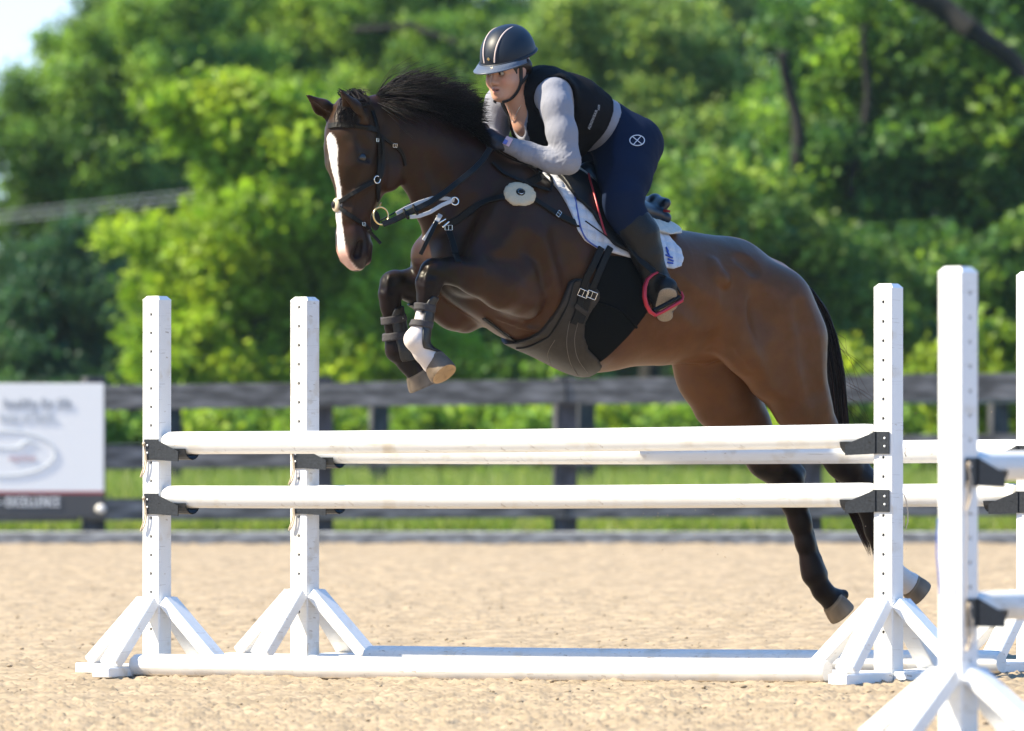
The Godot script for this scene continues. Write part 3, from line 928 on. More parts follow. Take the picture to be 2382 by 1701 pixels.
func make_wires() -> void:
	var z := CAM_Z - 93.0
	var lines := [[[-400, 545], [0, 505], [250, 478], [480, 452], [800, 412], [1300, 330], [1780, 232], [2500, 60]], [[-400, 815], [120, 782], [300, 766], [620, 735], [1000, 690], [1500, 620], [2500, 440]]]
	for k in 2:
		var o := thing("overhead_wire", pt(lines[k][1][0], lines[k][1][1], z), ["bundle of pale wires crossing the trees at the height of the horse's head", "lower pair of pale wires crossing the trees by the left standard"][k], "wire")
		for s: float in ([-12.0, 1.0, 12.0] if k == 0 else [-5.0, 5.0]):
			var p := PackedVector3Array()
			for q: Array in lines[k]: p.append(pt(q[0], q[1] + s, z))
			var b := MB.new()
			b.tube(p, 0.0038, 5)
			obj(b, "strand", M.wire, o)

# ---------------------------------------------------------------- smooth bodies: joined tapered limbs meshed as surface nets
class Limb:
	var a: Vector3
	var b: Vector3
	var ra: float
	var rb: float
	var k: float            # how softly it joins the rest
	var u: Vector3          # the axis across which it is flattened
	var q: float            # how many times it is flatter across u
	var cut := false        # carves instead of adding
	func _init(pa: Vector3, pb: Vector3, r0: float, r1: float, soft := 0.05, flat := Vector3.RIGHT, ratio := 1.0, carve := false) -> void:
		a = pa; b = pb; ra = r0; rb = r1; k = soft; u = flat.normalized(); q = ratio; cut = carve
	func at(p: Vector3) -> float:
		var d := p - a
		d += u * (d.dot(u) * (q - 1.0))
		var ab := b - a
		ab += u * (ab.dot(u) * (q - 1.0))
		var t := clampf(d.dot(ab) / maxf(ab.length_squared(), 1e-9), 0.0, 1.0)
		return (d - ab * t).length() - lerpf(ra, rb, t)
static func field_at(limbs: Array, p: Vector3) -> float:
	var f := 1.0
	for l: Limb in limbs:
		var d: float = l.at(p)
		if l.cut:
			d = -d
			var h := maxf(l.k - absf(f - d), 0.0) / l.k
			f = maxf(f, d) + h * h * l.k * 0.25
		else:
			var h := maxf(l.k - absf(f - d), 0.0) / l.k
			f = minf(f, d) - h * h * l.k * 0.25
	return f
static func field_normal(limbs: Array, p: Vector3) -> Vector3:
	var e := 0.004
	return Vector3(field_at(limbs, p + Vector3(e, 0, 0)) - field_at(limbs, p - Vector3(e, 0, 0)), field_at(limbs, p + Vector3(0, e, 0)) - field_at(limbs, p - Vector3(0, e, 0)), field_at(limbs, p + Vector3(0, 0, e)) - field_at(limbs, p - Vector3(0, 0, e))).normalized()

class Field:
	var lo: Vector3
	var h: float
	var nx: int
	var ny: int
	var nz: int
	var f := PackedFloat32Array()
	func _init(from: Vector3, to: Vector3, cell: float) -> void:
		lo = from; h = cell
		nx = int((to.x - from.x) / cell) + 2; ny = int((to.y - from.y) / cell) + 2; nz = int((to.z - from.z) / cell) + 2
		f.resize(nx * ny * nz)
		f.fill(1.0)
	func stamp(l: Limb, grow := 0.0) -> void:
		var m := l.k + 3.0 * h + absf(grow)
		var r := maxf(l.ra, l.rb) * maxf(1.0, 1.0 / l.q) + m + maxf(grow, 0.0)
		var p0 := l.a.min(l.b) - Vector3(r, r, r) - lo
		var p1 := l.a.max(l.b) + Vector3(r, r, r) - lo
		var x0 := maxi(int(p0.x / h), 0); var x1 := mini(int(p1.x / h) + 1, nx - 1)
		var y0 := maxi(int(p0.y / h), 0); var y1 := mini(int(p1.y / h) + 1, ny - 1)
		var z0 := maxi(int(p0.z / h), 0); var z1 := mini(int(p1.z / h) + 1, nz - 1)
		if p1.x < 0 or p1.y < 0 or p1.z < 0: return
		var u := l.u
		var q1 := l.q - 1.0
		var ab := l.b - l.a
		ab += u * (ab.dot(u) * q1)
		var inv := 1.0 / maxf(ab.length_squared(), 1e-9)
		var base := lo - l.a
		var ra := l.ra + grow
		var dr := l.rb - l.ra
		var k := l.k
		var ik := 1.0 / k
		var cut := l.cut
		for z in range(z0, z1 + 1):
			for y in range(y0, y1 + 1):
				var c := (z * ny + y) * nx + x0
				var d := base + Vector3(x0 * h, y * h, z * h)
				for x in range(x0, x1 + 1):
					var e := d + u * (d.dot(u) * q1)
					var t := clampf(e.dot(ab) * inv, 0.0, 1.0)
					var v := (e - ab * t).length() - ra - dr * t
					var o := f[c]
					if cut:
						v = -v
						var s := k - absf(o - v)
						o = maxf(o, v)
						if s > 0.0: o += s * s * ik * 0.25
					else:
						var s := k - absf(o - v)
						o = minf(o, v)
						if s > 0.0: o -= s * s * ik * 0.25
					f[c] = o
					c += 1
					d.x += h
	func sample(p: Vector3) -> float:
		var q := (p - lo) / h
		var x := int(q.x); var y := int(q.y); var z := int(q.z)
		if q.x < 0 or q.y < 0 or q.z < 0 or x >= nx - 1 or y >= ny - 1 or z >= nz - 1: return 1.0
		q -= Vector3(x, y, z)
		var k := (z * ny + y) * nx + x
		var a := lerpf(lerpf(f[k], f[k + 1], q.x), lerpf(f[k + nx], f[k + nx + 1], q.x), q.y)
		k += nx * ny
		return lerpf(a, lerpf(lerpf(f[k], f[k + 1], q.x), lerpf(f[k + nx], f[k + nx + 1], q.x), q.y), q.z)
	func slope(p: Vector3) -> Vector3:
		var e := h
		return Vector3(sample(p + Vector3(e, 0, 0)) - sample(p - Vector3(e, 0, 0)), sample(p + Vector3(0, e, 0)) - sample(p - Vector3(0, e, 0)), sample(p + Vector3(0, 0, e)) - sample(p - Vector3(0, 0, e))).normalized()
	func copy_from(src: Field, grow: float, thick := 0.03) -> void:      # a shell over the same body grown a little, on this grid
		var c := 0
		var s := src.h
		var sy := src.nx; var sz := src.nx * src.ny
		for z in nz:
			for y in ny:
				var q := (lo + Vector3(0, y * h, z * h) - src.lo) / s
				var dx := h / s
				var iy := int(q.y); var iz := int(q.z)
				if q.y < 0 or q.z < 0 or iy >= src.ny - 1 or iz >= src.nz - 1:
					c += nx
					continue
				var fy := q.y - iy; var fz := q.z - iz
				var row := iz * sz + iy * sy
				for x in nx:
					var qx := q.x + x * dx
					var ix := int(qx)
					if qx >= 0 and ix < src.nx - 1:
						var k := row + ix
						var v := src.f[k]
						if v - grow < 0.05 and v - grow > -0.06:
							var t := qx - ix
							var a := lerpf(lerpf(v, src.f[k + 1], t), lerpf(src.f[k + sy], src.f[k + sy + 1], t), fy)
							k += sz
							v = lerpf(a, lerpf(lerpf(src.f[k], src.f[k + 1], t), lerpf(src.f[k + sy], src.f[k + sy + 1], t), fy), fz)
						f[c] = maxf(v - grow, grow - v - thick)
					c += 1
	func shape(g: Callable, band := 4.0) -> void:      # f = g(p, f) near the surface and inside
		var c := 0
		for z in nz:
			for y in ny:
				for x in nx:
					if f[c] < band * h:
						f[c] = g.call(lo + Vector3(x * h, y * h, z * h), f[c])
					c += 1
	func net(b: MB, paint: Callable, keep = null) -> void:
		var cells := PackedInt32Array()
		var ids := {}
		var sx := 1; var sy := nx; var sz := nx * ny
		var lim := 4.0 * h
		var first := b.v.size()
		for z in nz - 1:
			for y in ny - 1:
				var c := z * sz + y * sy
				for x in nx - 1:
					var f0 := f[c]
					if f0 < lim and f0 > -lim:
						var f1 := f[c + 1]; var f2 := f[c + sy]; var f3 := f[c + sy + 1]
						var f4 := f[c + sz]; var f5 := f[c + sz + 1]; var f6 := f[c + sz + sy]; var f7 := f[c + sz + sy + 1]
						var neg := int(f0 < 0) + int(f1 < 0) + int(f2 < 0) + int(f3 < 0) + int(f4 < 0) + int(f5 < 0) + int(f6 < 0) + int(f7 < 0)
						if neg > 0 and neg < 8:
							var s := Vector3.ZERO
							var m := 0
							if (f0 < 0) != (f1 < 0): s += Vector3(f0 / (f0 - f1), 0, 0); m += 1
							if (f2 < 0) != (f3 < 0): s += Vector3(f2 / (f2 - f3), 1, 0); m += 1
							if (f4 < 0) != (f5 < 0): s += Vector3(f4 / (f4 - f5), 0, 1); m += 1
							if (f6 < 0) != (f7 < 0): s += Vector3(f6 / (f6 - f7), 1, 1); m += 1
							if (f0 < 0) != (f2 < 0): s += Vector3(0, f0 / (f0 - f2), 0); m += 1
							if (f1 < 0) != (f3 < 0): s += Vector3(1, f1 / (f1 - f3), 0); m += 1
							if (f4 < 0) != (f6 < 0): s += Vector3(0, f4 / (f4 - f6), 1); m += 1
							if (f5 < 0) != (f7 < 0): s += Vector3(1, f5 / (f5 - f7), 1); m += 1
							if (f0 < 0) != (f4 < 0): s += Vector3(0, 0, f0 / (f0 - f4)); m += 1
							if (f1 < 0) != (f5 < 0): s += Vector3(1, 0, f1 / (f1 - f5)); m += 1
							if (f2 < 0) != (f6 < 0): s += Vector3(0, 1, f2 / (f2 - f6)); m += 1
							if (f3 < 0) != (f7 < 0): s += Vector3(1, 1, f3 / (f3 - f7)); m += 1
							s /= m
							var g := Vector3(lerpf(lerpf(f1 - f0, f3 - f2, s.y), lerpf(f5 - f4, f7 - f6, s.y), s.z), lerpf(lerpf(f2 - f0, f3 - f1, s.x), lerpf(f6 - f4, f7 - f5, s.x), s.z), lerpf(lerpf(f4 - f0, f5 - f1, s.x), lerpf(f6 - f2, f7 - f3, s.x), s.y)).normalized()
							var p := lo + (Vector3(x, y, z) + s) * h
							b.col = paint.call(p, g)
							ids[c] = b.vert(p, g, Vector2(p.x + p.z * 0.6, p.y))
							cells.append(c)
					c += 1
		for c in cells:
			var f0 := f[c] < 0
			# edges that leave this corner along x, y and z
			for ax in 3:
				var st: int = [sx, sy, sz][ax]
				var s1: int = [sy, sz, sx][ax]
				var s2: int = [sz, sx, sy][ax]
				var f1 := f[c + st] < 0
				if f0 == f1: continue
				var a = ids.get(c); var d = ids.get(c - s1); var e = ids.get(c - s1 - s2); var g = ids.get(c - s2)
				if a == null or d == null or e == null or g == null: continue
				if keep != null and not keep.call((b.v[a] + b.v[e]) * 0.5): continue
				if f0:
					b.tri(a, d, e); b.tri(a, e, g)
				else:
					b.tri(a, e, d); b.tri(a, g, e)
		# smooth the normals once over each vertex's neighbours
		var sum := PackedVector3Array()
		sum.resize(b.v.size() - first)
		for t in range(0, b.i.size(), 3):
			var ia := b.i[t]
			if ia < first: continue
			var ib := b.i[t + 1]; var ic := b.i[t + 2]
			var s := b.n[ia] + b.n[ib] + b.n[ic]
			sum[ia - first] += s; sum[ib - first] += s; sum[ic - first] += s
		for t in sum.size():
			if sum[t].length_squared() > 0.01: b.n[first + t] = sum[t].normalized()
func body(limbs: Array, from: Vector3, to: Vector3, cell: float, grow := 0.0) -> Field:
	var g := Field.new(from, to, cell)
	for l: Limb in limbs: g.stamp(l, grow)
	return g
func bounds(limbs: Array, margin: float) -> Array:
	var a := Vector3(1e9, 1e9, 1e9); var b := -a
	for l: Limb in limbs:
		if l.cut: continue
		var r := maxf(l.ra, l.rb) * maxf(1.0, 1.0 / l.q) + margin
		a = a.min(l.a.min(l.b) - Vector3(r, r, r)); b = b.max(l.a.max(l.b) + Vector3(r, r, r))
	return [a, b]
func cast(limbs, x: float, y: float, near: float, far := -1.2) -> Array:     # where the line of sight to a measured position meets a body: [point, normal] or []
	var d := ray(x, y).normalized()
	var p := pt(x, y, near)
	if limbs is Field:
		for k in 400:
			var f: float = limbs.sample(p)
			if f < 0.0006: return [p, limbs.slope(p)]
			p += d * clampf(f * 0.7, 0.0005, 0.02)
			if p.z < far: break
		return []
	for k in 120:
		var f := field_at(limbs, p)
		if f < 0.0008: return [p, field_normal(limbs, p)]
		p += d * maxf(f * 0.7, 0.0006)
		if p.z < far: break
	return []
func lay(limbs, path: Array, near: float, lift := 0.003, steps := 5) -> Array:   # a traced line laid onto a body: [points, normals]
	var P := PackedVector3Array(); var N := PackedVector3Array()
	for k in path.size():
		var n := steps if k < path.size() - 1 else 1
		for s in n:
			var t := s / float(steps)
			var p0: Vector2 = path[maxi(k - 1, 0)]; var p1: Vector2 = path[k]; var p2: Vector2 = path[mini(k + 1, path.size() - 1)]; var p3: Vector2 = path[mini(k + 2, path.size() - 1)]
			var q := p1.cubic_interpolate(p2, p0, p3, t)
			var hit := cast(limbs, q.x, q.y, near)
			if hit.is_empty(): continue
			P.append(hit[0] + hit[1] * lift); N.append(hit[1])
	return [P, N]

# ---------------------------------------------------------------- the horse
const HORSE_CELL := 0.0078
var trunk_limbs := []
var head_limbs := []
var leg_limbs := {}
var horse_all := []
var horse_field: Field
var head_o := Vector3()
var head_l := Vector3()
var head_a := Vector3()
var head_f := Vector3()
func chain(out: Array, stations: Array, u: Vector3, k: float) -> void:      # stations: [x, y, w, r upright, r across]
	for s in stations.size() - 1:
		var p: Array = stations[s]; var q: Array = stations[s + 1]
		out.append(Limb.new(hp(p[0], p[1], p[2]), hp(q[0], q[1], q[2]), p[3], q[3], k, u, (p[3] + q[3]) / (p[4] + q[4])))
func round_chain(out: Array, stations: Array, k: float) -> void:            # stations: [x, y, w, r]
	for s in stations.size() - 1:
		var p: Array = stations[s]; var q: Array = stations[s + 1]
		out.append(Limb.new(hp(p[0], p[1], p[2]), hp(q[0], q[1], q[2]), p[3], q[3], k))
func hd(u: float, v: float, n: float) -> Vector3:      # a place on the head: across, down from the poll, out of the face
	return head_o + head_l * u * 1.08 + head_a * v * 1.08 + head_f * n * 1.08
func hl(u0: float, v0: float, n0: float, u1: float, v1: float, n1: float, r0: float, r1: float, k := 0.03, flat := 1.0, cut := false) -> void:
	head_limbs.append(Limb.new(hd(u0, v0, n0), hd(u1, v1, n1), r0 * 1.08, r1 * 1.08, k, head_l, flat, cut))
func plan_horse() -> void:
	var t := trunk_limbs
	chain(t, [[1075, 590, 0, 0.165, 0.17], [1150, 580, 0, 0.295, 0.22], [1255, 606, 0, 0.345, 0.265], [1385, 672, 0, 0.335, 0.295], [1535, 690, 0, 0.272, 0.285], [1655, 697, 0, 0.238, 0.265], [1765, 725, 0, 0.2, 0.22]], lat, 0.09)
	# withers, loin and croup
	chain(t, [[1235, 440, 0, 0.075, 0.04], [1310, 462, 0, 0.085, 0.05], [1400, 540, 0, 0.09, 0.09]], lat, 0.1)
	chain(t, [[1600, 622, 0, 0.125, 0.15], [1700, 632, 0, 0.12, 0.17], [1785, 668, 0, 0.095, 0.12], [1825, 690, 0, 0.06, 0.06]], lat, 0.07)
	# neck
	var nu := Vector3(sin(deg_to_rad(37)), 0, cos(deg_to_rad(37)))
	chain(t, [[878, 276, 0.05, 0.1, 0.075], [966, 326, 0.03, 0.165, 0.085], [1045, 388, 0.01, 0.18, 0.1], [1108, 470, 0, 0.235, 0.14], [1165, 560, 0, 0.28, 0.2]], nu, 0.06)
	chain(t, [[1105, 318, 0, 0.04, 0.035], [1175, 368, 0, 0.055, 0.045], [1240, 425, 0, 0.075, 0.045]], lat, 0.06)
	round_chain(t, [[950, 400, 0.05, 0.04], [1000, 480, 0.03, 0.05], [1045, 560, 0.0, 0.07]], 0.07)       # windpipe
	# shoulder and breast, both sides
	for s: float in [1.0, -1.0]:
		var dx := (0.0 if s > 0 else -0.34 * sin(YAW) * 551.0)
		round_chain(t, [[1205 + dx, 430, 0.125 * s, 0.09], [1170 + dx, 540, 0.175 * s, 0.115], [1110 + dx, 622, 0.19 * s, 0.1]], 0.07)
		round_chain(t, [[1105 + dx, 612, 0.18 * s, 0.085], [1200 + dx, 680, 0.185 * s, 0.095]], 0.06)
		round_chain(t, [[1062 + dx * 0.55, 596, 0.09 * s, 0.1], [1085 + dx * 0.7, 640, 0.105 * s, 0.085]], 0.03)
		round_chain(t, [[1210 + dx, 560, 0.16 * s, 0.15], [1235 + dx, 640, 0.17 * s, 0.13]], 0.09)
	t.append(Limb.new(hp(1028, 520, 0.02), hp(1052, 640, 0.035), 0.02, 0.012, 0.035, lat, 1.0, true))    # groove down the middle of the breast
	# near hind quarter
	round_chain(t, [[1700, 660, 0.13, 0.135], [1795, 720, 0.14, 0.17], [1828, 790, 0.15, 0.165], [1836, 870, 0.16, 0.148], [1868, 945, 0.165, 0.112], [1895, 990, 0.165, 0.084]], 0.06)
	round_chain(t, [[1640, 650, 0.17, 0.07], [1655, 690, 0.19, 0.07]], 0.08)                                 # point of the hip
	round_chain(t, [[1690, 740, 0.2, 0.1], [1740, 810, 0.21, 0.1], [1790, 870, 0.19, 0.1]], 0.07)
	# far hind quarter
	round_chain(t, [[1650, 680, -0.13, 0.13], [1700, 740, -0.14, 0.17], [1665, 860, -0.16, 0.15], [1690, 930, -0.17, 0.135], [1728, 985, -0.17, 0.108]], 0.06)
	round_chain(t, [[1600, 800, -0.15, 0.09], [1638, 880, -0.17, 0.105]], 0.06)
	round_chain(t, [[1570, 812, 0.0, 0.04], [1640, 828, 0.0, 0.03]], 0.04)                                   # sheath
	# legs: [x, y, w, r]
	leg_limbs.near_fore = []
	var l: Array = leg_limbs.near_fore
	round_chain(l, [[1212, 684, 0.215, 0.092], [1170, 666, 0.235, 0.098], [1110, 642, 0.245, 0.08], [1052, 630, 0.24, 0.055], [1010, 630, 0.235, 0.051]], 0.022)
	round_chain(l, [[1150, 592, 0.225, 0.06], [1205, 640, 0.235, 0.075], [1232, 706, 0.215, 0.045]], 0.03)
	round_chain(l, [[1230, 722, 0.205, 0.034], [1190, 690, 0.215, 0.07]], 0.02)
	round_chain(l, [[1004, 634, 0.232, 0.05], [994, 660, 0.232, 0.047], [991, 690, 0.232, 0.035], [985, 740, 0.232, 0.031], [975, 775, 0.232, 0.036], [966, 790, 0.232, 0.044], [984, 822, 0.232, 0.036], [1006, 842, 0.232, 0.05]], 0.02)
	round_chain(l, [[1012, 652, 0.232, 0.03], [1008, 676, 0.232, 0.026]], 0.03)
	leg_limbs.far_fore = []
	l = leg_limbs.far_fore
	round_chain(l, [[1095, 715, -0.16, 0.09], [1060, 712, -0.17, 0.095], [1010, 686, -0.18, 0.085], [962, 666, -0.18, 0.063], [925, 658, -0.18, 0.053]], 0.04)
	round_chain(l, [[1084, 752, -0.165, 0.036], [1060, 720, -0.17, 0.07]], 0.04)
	round_chain(l, [[912, 660, -0.18, 0.053], [906, 684, -0.18, 0.044], [906, 712, -0.18, 0.036], [914, 760, -0.18, 0.032], [920, 795, -0.18, 0.04], [924, 815, -0.18, 0.047], [948, 846, -0.18, 0.037], [968, 866, -0.18, 0.046]], 0.02)
	round_chain(l, [[925, 700, -0.18, 0.014], [932, 745, -0.18, 0.013], [940, 795, -0.18, 0.02]], 0.012)
	leg_limbs.near_hind = []
	l = leg_limbs.near_hind
	round_chain(l, [[1868, 945, 0.165, 0.112], [1895, 990, 0.165, 0.084], [1962, 1075, 0.165, 0.072], [2003, 1125, 0.165, 0.06], [2012, 1160, 0.165, 0.05], [2035, 1235, 0.165, 0.038], [2058, 1300, 0.165, 0.04], [2068, 1322, 0.165, 0.048], [2092, 1342, 0.165, 0.04], [2116, 1358, 0.165, 0.052]], 0.03)
	round_chain(l, [[2030, 1112, 0.165, 0.026], [2000, 1085, 0.165, 0.03], [1950, 1020, 0.165, 0.03]], 0.03)
	leg_limbs.far_hind = []
	l = leg_limbs.far_hind
	round_chain(l, [[1690, 930, -0.17, 0.135], [1728, 985, -0.17, 0.108], [1786, 1068, -0.17, 0.085], [1832, 1118, -0.17, 0.066], [1846, 1165, -0.17, 0.055], [1861, 1215, -0.17, 0.045], [1873, 1264, -0.17, 0.038], [1886, 1312, -0.17, 0.041], [1893, 1336, -0.17, 0.047], [1914, 1375, -0.17, 0.041], [1936, 1398, -0.17, 0.05]], 0.03)
	round_chain(l, [[1945, 1388, -0.17, 0.035], [1962, 1384, -0.17, 0.024]], 0.02)
	round_chain(l, [[1870, 1180, -0.17, 0.02], [1884, 1240, -0.17, 0.017], [1900, 1300, -0.17, 0.02], [1912, 1334, -0.17, 0.026]], 0.014)
	round_chain(l, [[1860, 1100, -0.17, 0.028], [1830, 1070, -0.17, 0.032], [1770, 1000, -0.17, 0.035]], 0.03)
	# head, turned towards the camera
	var hy := deg_to_rad(45.0)
	head_l = Vector3(sin(hy), 0, cos(hy))
	var hf := Vector3(-cos(hy), 0, sin(hy))
	head_a = (Vector3.DOWN * cos(0.035) - hf * sin(0.035)).normalized()
	head_f = (hf * cos(0.035) + Vector3.DOWN * sin(0.035)).normalized()
	head_o = pt(819, 245, 0.66)
	hl(0, 0.03, 0.0, 0, 0.12, 0.01, 0.075, 0.09, 0.04, 0.95)          # brain case
	hl(0, 0.1, 0.015, 0, 0.22, 0.005, 0.085, 0.088, 0.04, 0.9)        # forehead
	hl(0, 0.22, 0.02, 0, 0.42, 0.022, 0.07, 0.05, 0.05, 1.05)         # bridge of the nose
	hl(0, 0.42, 0.022, 0, 0.545, 0.018, 0.05, 0.05, 0.04, 1.0)
	hl(0, 0.16, -0.07, 0, 0.3, -0.07, 0.11, 0.075, 0.05, 1.5)         # jaw
	hl(0, 0.3, -0.065, 0, 0.5, -0.02, 0.062, 0.042, 0.05, 1.3)
	for s: float in [1.0, -1.0]:
		hl(0.05 * s, 0.15, -0.1, 0.05 * s, 0.245, -0.124, 0.075, 0.09, 0.03, 1.75)   # cheek
		hl(0.05 * s, 0.28, -0.06, 0.036 * s, 0.4, -0.015, 0.04, 0.028, 0.04)
		hl(0.066 * s, 0.165, 0.045, 0.07 * s, 0.215, 0.035, 0.03, 0.034, 0.03)       # brow and orbit
		hl(0.05 * s, 0.24, 0.015, 0.036 * s, 0.36, 0.012, 0.03, 0.016, 0.035)        # cheek bone crest
		hl(0.03 * s, 0.49, 0.03, 0.033 * s, 0.56, 0.022, 0.033, 0.04, 0.025)         # nostril wings
		hl(0.045 * s, 0.1, 0.0, 0.05 * s, 0.16, -0.01, 0.05, 0.045, 0.04)            # temple
	hl(0, 0.53, 0.0, 0, 0.595, 0.0, 0.05, 0.04, 0.03, 0.9)             # upper lip
	hl(0, 0.54, -0.036, 0, 0.585, -0.04, 0.038, 0.03, 0.012, 0.9)     # lower lip and chin
	for s: float in [1.0, -1.0]:
		hl(0.056 * s, 0.525, 0.034, 0.05 * s, 0.57, 0.042, 0.011, 0.016, 0.012, 1.0, true)  # nostrils
		hl(0.099 * s, 0.2, 0.05, 0.101 * s, 0.208, 0.024, 0.012, 0.012, 0.01, 1.0, true)  # eye openings
		hl(0.06 * s, 0.585, -0.016, 0.045 * s, 0.545, -0.014, 0.004, 0.004, 0.008, 1.0, true)   # mouth
	# ears
	var near_ear := [pt(842, 280, 0.77), pt(790, 207, 0.87)]
	var far_ear := [pt(778, 272, 0.62), pt(711, 219, 0.7)]
	for e: Array in [near_ear, far_ear]:
		var d: Vector3 = e[1] - e[0]
		var mid: Vector3 = e[0] + d * 0.42
		var face := (head_f + Vector3(-0.3, 0, 0.35)).normalized()
		face = (face - d.normalized() * face.dot(d.normalized())).normalized()
		var aw := hd(0.045 if e == near_ear else -0.045, 0.06, 0.0)
		head_limbs.append(Limb.new(aw, e[0] + d * 0.1, 0.038, 0.03, 0.03))
		head_limbs.append(Limb.new(e[0], mid, 0.032, 0.042, 0.012, face, 1.35))
		head_limbs.append(Limb.new(mid, e[1], 0.042, 0.003, 0.012, face, 1.35))
		head_limbs.append(Limb.new(e[0] + d * 0.22 + face * 0.03, e[0] + d * 0.85 + face * 0.016, 0.028, 0.008, 0.006, face, 1.0, true))
	shape_muscles()
	horse_all = []
	horse_all.append_array(trunk_limbs)
	for k in leg_limbs: horse_all.append_array(leg_limbs[k])
	horse_all.append_array(head_limbs)
func mark(list: Array, path: Array, near: float, r: float, deep: float, k: float, ridge := false) -> void:      # a groove, or a ridge, along a traced line of the body
	var all := []
	all.append_array(trunk_limbs)
	for q in leg_limbs: all.append_array(leg_limbs[q])
	if path[0].x < 945: all.append_array(head_limbs)
	var l := lay(all, path, near, 0.0, 2)
	for q in l[0].size() - 1:
		var fade := sin(PI * (q + 0.5) / (l[0].size() - 1))
		var off := (r - deep * (0.35 + 0.65 * fade)) if not ridge else (deep * (0.2 + 0.8 * fade) - r)
		list.append(Limb.new(l[0][q] + l[1][q] * off, l[0][q + 1] + l[1][q + 1] * off, r, r, k, Vector3.RIGHT, 1.0, not ridge))
func V(flat: Array) -> Array:
	var out := []
	for q in range(0, flat.size(), 2): out.append(Vector2(flat[q], flat[q + 1]))
	return out
func shape_muscles() -> void:
	var more := []
	mark(more, V([1098, 470, 1082, 520, 1070, 565, 1068, 598]), 0.9, 0.03, 0.012, 0.03)          # before the shoulder
	mark(more, V([1140, 596, 1175, 604, 1208, 622, 1232, 650]), 0.9, 0.02, 0.010, 0.025)         # above the forearm
	mark(more, V([1222, 560, 1250, 610, 1262, 665, 1255, 715]), 0.9, 0.035, 0.012, 0.04)         # behind the upper arm
	mark(more, V([1160, 668, 1182, 676, 1205, 690]), 0.9, 0.022, 0.009, 0.02)
	mark(more, V([1190, 470, 1165, 520, 1135, 570]), 0.9, 0.035, 0.007, 0.04)                    # along the shoulder blade
	mark(more, V([1280, 690, 1262, 735, 1232, 762]), 0.9, 0.03, 0.007, 0.03)
	mark(more, V([1000, 372, 1030, 425, 1048, 480]), 0.9, 0.03, 0.006, 0.04)                     # throat groove
	mark(more, V([985, 440, 1000, 470, 1012, 505]), 0.9, 0.014, 0.004, 0.015)
	mark(more, V([1700, 660, 1706, 710, 1694, 760, 1672, 800]), 0.9, 0.04, 0.014, 0.05)          # flank
	mark(more, V([1722, 602, 1740, 612, 1752, 628]), 0.9, 0.03, 0.010, 0.03)                     # behind the hip bone
	mark(more, V([1765, 690, 1772, 760, 1798, 830, 1832, 900]), 0.9, 0.05, 0.010, 0.05)          # thigh
	mark(more, V([1862, 720, 1880, 800, 1890, 880, 1905, 950]), 0.9, 0.045, 0.011, 0.045)        # between the hamstrings
	mark(more, V([1655, 812, 1700, 822, 1738, 866]), 0.9, 0.018, 0.006, 0.02)
	mark(more, V([1560, 660, 1600, 700, 1650, 740]), 0.9, 0.05, 0.006, 0.05)
	mark(more, V([1035, 618, 1080, 622, 1130, 634]), 0.9, 0.014, 0.004, 0.015)                   # along the forearm
	mark(more, V([1030, 648, 1075, 652, 1120, 672]), 0.9, 0.012, 0.004, 0.015)
	mark(more, V([1300, 560, 1330, 640, 1350, 720]), 0.9, 0.05, 0.005, 0.05)
	mark(more, V([1660, 610, 1672, 640, 1690, 650]), 0.9, 0.022, 0.008, 0.03, true)              # hip bone
	mark(more, V([1270, 770, 1230, 766, 1190, 752, 1160, 742]), 0.9, 0.008, 0.004, 0.012, true)  # vein
	mark(more, V([1120, 622, 1085, 617, 1050, 612]), 0.9, 0.007, 0.0035, 0.010, true)
	mark(head_limbs, V([866, 425, 842, 440, 820, 458]), 1.25, 0.012, 0.006, 0.02, true)         # cheek bone
	mark(head_limbs, V([840, 330, 848, 345, 852, 352]), 1.25, 0.022, 0.007, 0.02)                # hollow above the eye
	mark(head_limbs, V([905, 340, 915, 380, 912, 420]), 1.25, 0.03, 0.006, 0.03)
	mark(head_limbs, V([838, 395, 828, 430, 822, 470, 818, 510]), 1.25, 0.006, 0.003, 0.01, true)
	var nf := []
	mark(nf, V([972, 652, 988, 660, 1006, 664]), 0.9, 0.012, 0.0035, 0.01)
	mark(nf, V([980, 628, 996, 638, 1014, 642]), 0.9, 0.012, 0.003, 0.01)
	mark(nf, V([1000, 618, 992, 640, 990, 668, 990, 690]), 0.9, 0.008, 0.003, 0.01, true)
	leg_limbs.near_fore.append_array(nf)
	var ff := []
	mark(ff, V([880, 668, 896, 676, 914, 680]), 0.9, 0.012, 0.0035, 0.01)
	mark(ff, V([888, 645, 904, 652, 922, 654]), 0.9, 0.012, 0.003, 0.01)
	mark(ff, V([906, 640, 900, 662, 900, 690]), 0.9, 0.008, 0.003, 0.01, true)
	leg_limbs.far_fore.append_array(ff)
	trunk_limbs.append_array(more)
var coat_noise := FastNoiseLite.new()
func coat(p: Vector3, _n: Vector3) -> Color:
	var c := Color(0.062, 0.0275, 0.0138)
	var t := coat_noise.get_noise_3dv(p * 2.2)
	# the back and neck are blacker than the flanks, the points black
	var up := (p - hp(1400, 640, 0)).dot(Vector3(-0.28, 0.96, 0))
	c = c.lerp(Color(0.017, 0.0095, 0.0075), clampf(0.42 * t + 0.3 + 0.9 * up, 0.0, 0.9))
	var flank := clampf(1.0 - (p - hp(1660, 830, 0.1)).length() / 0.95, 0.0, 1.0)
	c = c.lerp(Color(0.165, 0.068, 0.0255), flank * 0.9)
	var f := 1.0 + 0.16 * coat_noise.get_noise_3dv(p * 14.0)
	return Color(c.r * f, c.g * f, c.b * f)
